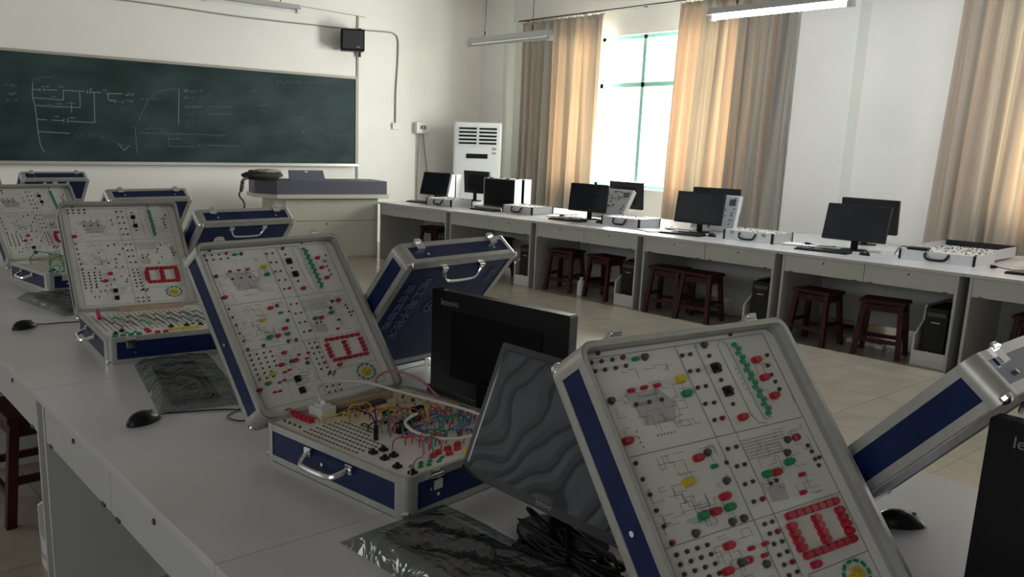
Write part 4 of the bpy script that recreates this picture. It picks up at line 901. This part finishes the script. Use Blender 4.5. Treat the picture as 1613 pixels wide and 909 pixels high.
mouse('black mouse on the near grey desk, its cord curling towards the middle open case', .790, 2.385, R(20), [(.09, .004), (.15, -.045), (.21, -.10), (.245, -.17), (.215, -.235), (.165, -.22), (.165, -.165), (.23, -.14), (.30, -.13)])
mouse('black mouse farther along the desk near the left edge, left of the dim panel case', .800, 3.850, R(22), [(.09, -.005), (.14, -.03), (.20, -.07), (.26, -.10)])
mouse('black mouse with a bright rim on the white table at the lower right', 1.935, .745, R(-45), None)
mouse('shiny dark mouse behind the keyboard at the foot of the lettered blue case', 1.88, 2.20, R(80), None)
mouse('small mouse at the end of the keyboard under the bright window', 7.08, 6.24, R(80)); mouse('small mouse left of the second silver case from the right', 7.08, 4.80, R(80)); mouse('small black mouse on the desk in front of the large screen before the white pillar', 7.08, 3.31, R(70))

# ------------------------------------------------------------------ silver cases of the window row
SW, SD, SH = .37, .50, .092
def silver(label, x, y, rz, th, lw=0.05, extra=False):
    t = thing('silver_case', label, 'case', (x, y, .7505), rz, 'silver trainer cases')   # x across (depth 0..SW), hinge at y=0, base runs to -SD
    b = MB(); b.box(0, SW, -SD, 0, 0, .006).box(0, .008, -SD, 0, .006, SH).box(SW-.008, SW, -SD, 0, .006, SH).box(.008, SW-.008, -SD, -SD+.008, .006, SH).box(.008, SW-.008, -.008, 0, .006, SH)
    b.build('base', SILV, t)
    MB().box(.0085, SW-.0085, -SD+.0085, -.0085, SH-.014, SH-.008).build('control_panel', PANEL, t)
    rn = random.Random(int(y*10)); c_ = [MB(), MB(), MB()]
    for k in range(42):
        xx, yy = rn.uniform(.03, SW-.03), rn.uniform(-SD+.03, -.03); c_[max(0, k % 9-6)].box(xx-.003, xx+.003, yy-.005, yy+.005, SH-.008, SH-.008+rn.uniform(.002, .006))
    for c, m, nm in zip(c_, (BLACK, RED, BLUEW), ('black_component', 'red_component', 'blue_component')): c.build(nm, m, t)['kind'] = 'stuff'
    for xx in (-.002, SW-.016):
        for yy in (-SD-.002, -.018): MB().box(xx, xx+.018, yy, yy+.020, 0, SH+.001).build('corner_cap', BLACK, t)
    h = MB().tube(bez([(-.002, -SD/2-.080, SH*.80), (-.022, -SD/2-.078, SH*.62), (-.026, -SD/2-.055, SH*.26), (-.026, -SD/2+.055, SH*.26), (-.022, -SD/2+.078, SH*.62), (-.002, -SD/2+.080, SH*.80)], 4), .0095, 8)
    h.build('handle', BLACK, t, smooth=True)
    for yy in (-SD+.09, -.09): MB().box(-.006, 0, yy-.02, yy+.02, SH-.035, SH-.003).build('latch', CHROME, t)
    if th is not None:
        l = bpy.data.objects.new('lid', None); 
        lb = MB(); lb.box(0, SW, -SD, 0, lw-.005, lw).box(0, .008, -SD, 0, 0, lw-.005).box(SW-.008, SW, -SD, 0, 0, lw-.005).box(.008, SW-.008, -SD, -SD+.008, 0, lw-.005).box(.008, SW-.008, -.008, 0, 0, lw-.005)
        l = lb.build('lid', SILV, t, (0, 0, SH+.002), (-th, 0, 0)); l.scale = (1, .62 if th < 2 else 1, 1)
        MB().box(.009, SW-.009, -SD+.009, -.009, .018, .022).build('lid_panel', PANEL, l)
        lc = MB()
        for k in range(40):
            xx, yy = rn.uniform(.03, SW-.03), rn.uniform(-SD+.03, -.03); lc.box(xx-.006, xx+.006, yy-.006, yy+.006, .010, .018)
        lc.build('panel_component', DKGREY, l)['kind'] = 'stuff'
        MB().box(-.003, SW+.003, -SD-.003, -SD+.006, -.001, lw*.5).build('edge_trim', BLACK, l)
    return t
silver('silver case base on the farthest window-row desk, nearest the lectern', 6.80, 9.02, PHI, None)
silver('silver case base on the second window-row desk, before the upright dark cases', 7.00, 7.74, PHI, None)
silver('silver case base right of the screen below the bright window gap', 7.00, 6.14, PHI, None)
silver('silver case base right of the screen standing before the wide curtain', 7.02, 4.63, PHI, None)
s5 = thing('silver_case', 'wide silver case lying open on the nearest window-row desk, left of the right edge screen', 'case', (7.15, 3.06, .7505), PHI+R(0), 'silver trainer cases')
b = MB(); b.box(0, .46, -.56, 0, 0, .006).box(0, .008, -.56, 0, .006, .08).box(.008, .46, -.56, -.552, .006, .08).box(.008, .46, -.008, 0, .006, .08).box(.452, .46, -.552, -.008, .006, .07); b.build('base', SILV, s5)
MB().box(.0085, .4515, -.5515, -.0085, .060, .066).build('control_panel', PANEL, s5)
b = MB(); b.box(.465, .99, -.56, 0, .020, .026).box(.465, .99, -.56, -.552, .026, .10).box(.465, .99, -.008, 0, .026, .10); b.build('lid', SILV, s5)
MB().box(.982, .995, -.562, .002, .020, .105).build('black_edge', BLACK, s5)
for yy in (-.563, -.015): MB().box(-.003, .012, yy, yy+.018, 0, .082).build('corner_cap', BLACK, s5)
MB().box(.475, .981, -.5515, -.0085, .050, .056).build('lid_panel', PANEL, s5)
MB().tube(bez([(-.002, -.37, .066), (-.022, -.368, .050), (-.028, -.34, .022), (-.028, -.23, .022), (-.022, -.202, .050), (-.002, -.20, .066)], 4), .010, 8).build('handle', BLACK, s5, smooth=True)
rn = random.Random(5); c_ = [MB() for _ in range(4)]
for k in range(110):
    u_ = rn.uniform(.03, .95); zz = .066 if u_ < .44 else .056
    if .44 <= u_ < .49: continue
    yy = rn.uniform(-.53, -.03); c_[max(0, k % 8-4)].box(u_-.005, u_+.005, yy-.006, yy+.006, zz, zz+rn.uniform(.003, .008))
for c, m, nm in zip(c_, (BLACK, RED, BLUEW, GREEN), ('black_component', 'red_component', 'blue_component', 'green_component')): c.build(nm, m, s5)['kind'] = 'stuff'
def upright(label, x, y, W_=.58, T=.125, H_=.37, group='dark cases standing upright'):
    t = thing('upright_case', label, 'case', (x, y, .7505), PHI, group)
    MB().box(.004, T-.004, -W_+.004, -.004, .004, H_-.004).build('body', DKGREY, t)
    MB().box(0, .003, -W_+.02, -.02, .02, H_-.02).build('dark_face', BLACKM, t)
    for y0 in (-W_, -.004): MB().box(0, T, y0, y0+.004, 0, H_).build('silver_side', mat('bright_sheet', (0.78, 0.78, 0.78), 0.5), t)
    MB().box(0, T, -W_+.0045, -.0045, H_-.0035, H_).build('silver_top', SILV, t)
    for yy in (-.12*W_/.5, -W_+.12*W_/.5): MB().box(-.006, .02, yy-.02, yy+.02, H_, H_+.012).build('clasp', BLACK, t)
upright('front one of the upright dark cases before the corner curtain', 7.45, 8.62)
upright('rear one of the upright dark cases before the corner curtain', 7.62, 8.62)
upright('front one of the upright cases behind the farthest screen, only its bright side showing', 7.47, 9.72, .30)
upright('rear one of the upright cases behind the farthest screen, only its bright side showing', 7.61, 9.74, .32, .09)
def leaning(label, x, y, lean):
    t = thing('leaning_case_lid', label, 'case lid', (x, y, .7505), PHI, 'printed case lids leaning behind screens')
    l = MB().box(.006, .058, -.50, 0, 0, .37).build('lid_shell', SILV, t, (0, 0, .003+.058*math.sin(lean)), (0, lean, 0))
    MB().box(.001, .0055, -.488, -.012, .012, .358).build('printed_panel', mat('grey_printed_panel', (0.33, 0.34, 0.35), 0.5), l)
    MB().box(0, .058, -.504, -.5005, 0, .37).build('bright_side', mat('bright_sheet', (0.78, 0.78, 0.78), 0.5), l)
    rn = random.Random(int(y*7)); c_ = MB()
    for k in range(46): yy, zz = rn.uniform(-.47, -.03), rn.uniform(.03, .34); c_.box(-.008, .0005, yy-.006, yy+.006, zz-.005, zz+.005)
    c_.box(-.006, .0005, -.47, -.40, .27, .33)
    c_.build('panel_component', DKGREY, l)['kind'] = 'stuff'
leaning('grey printed case lid leaning back behind the screen below the bright window', 7.48, 6.79, R(33))
leaning('grey printed case lid, nearly upright, behind the screen before the wide curtain', 7.50, 5.36, R(13))
ps = thing('power_adapter', 'black power adapter lying on the left corner of the wide open silver case', 'power adapter', (7.22, 2.96, .8170), R(10))
MB().box(-.05, .05, -.09, .06, .0005, .035).build('adapter_body', BLACK, ps, bevel=.006); MB().tube(bez([(.0, .06, .015), (.02, .10, .03), (.06, .15, .0), (.10, .18, -.055)]), .004, 6).build('cord', BLACK, ps)
# mains plugs on leads right of the silver cases
def plug(label, x, y, rz):
    t = thing('mains_plug', label, 'plug', (x, y, .7505), rz, 'plugs lying by the silver cases')
    MB().tube([(0, 0, .016), (.03, 0, .016), (.05, 0, .016)], [.015, .013, .006], 10).build('plug_body', BLACK, t, smooth=True)
    MB().tube(bez([(.05, 0, .016), (.10, -.02, .010), (.18, -.03, .006), (.26, .02, .005)]), .004, 6).build('cord', BLACK, t)
    MB().box(-.02, 0, -.007, -.004, .01, .02).box(-.02, 0, .004, .007, .01, .02).build('prong', CHROME, t)
plug('black plug right of the farthest silver case', 7.02, 8.28, R(-60)); plug('black plug right of the second silver case from the lectern', 7.20, 6.95, R(-60)); plug('black plug right of the silver case below the window gap', 7.28, 5.45, R(-60))
plug('black plug right of the silver case before the wide curtain', 7.28, 3.95, R(-60)); plug('black plug right of the wide open silver case near the right edge', 7.20, 2.40, R(-60))
# papers
def paper(label, x, y, rz, w_=.21, d_=.297, n=3, z=.7508, m=None):
    t = thing('paper_stack', label, 'papers', (x, y, z), rz, 'papers on the window row'); m = m or mat('paper', (0.80, 0.80, 0.78), 0.7)
    for k in range(n): MB().box(-w_/2, w_/2, -d_/2, d_/2, k*.0032, k*.0032+.0028).build('sheet', m, t, (rn.uniform(-.01, .01), rn.uniform(-.01, .01), 0), (0, 0, rn.uniform(-.1, .1)))
paper('white papers on the desk left of the screen below the window gap', 7.25, 7.00, R(20)); paper('white paper left of the dark keyboard on the fourth window-row desk', 6.95, 5.42, R(-25)); paper('white papers at the foot of the large screen before the white pillar', 7.28, 3.98, R(10))
paper('white papers under the second silver case lid near the corner curtain', 7.55, 7.25, R(5)); paper('light papers at the right end of the big screen', 7.45, 3.18, R(40)); paper('white papers lying at the far end of the window row next to the lectern', 7.05, 9.42, R(15), n=2) if False else None
tb = thing('cardboard_box', 'small white box standing behind the paper on the fourth window-row desk', 'box', (7.06, 5.26, .7505), R(12))
MB().box(-.03, .03, -.06, .06, 0, .045).build('box_body', WHITE, tb, bevel=.002); MB().box(-.031, -.0302, -.03, .03, .012, .032).build('box_label', BLUEW, tb)

# power strips on the floor under the window row
def strip(label, x, y, rz, m):
    t = thing('power_strip', label, 'power strip', (x, y, 0), rz, 'power strips under the window row')
    MB().box(-.03, .03, -.17, .17, 0, .035).build('strip_body', m, t, bevel=.004)
    for k in range(5): MB().box(-.012, .012, -.135+.06*k, -.105+.06*k, .0352, .038).build('socket', BLACKM if m is not BLACK else DKGREY, t)
    MB().tube(bez([(0, -.17, .015), (.02, -.25, .008), (.10, -.33, .006), (.18, -.45, .006)]), .004, 6).build('cord', m, t)
strip('black power strip on the floor behind the two dark stools', 7.05, 4.75, R(12), BLACK)
strip('white power strip on the floor behind the two red stools', 7.08, 3.20, R(-10), WHITE)
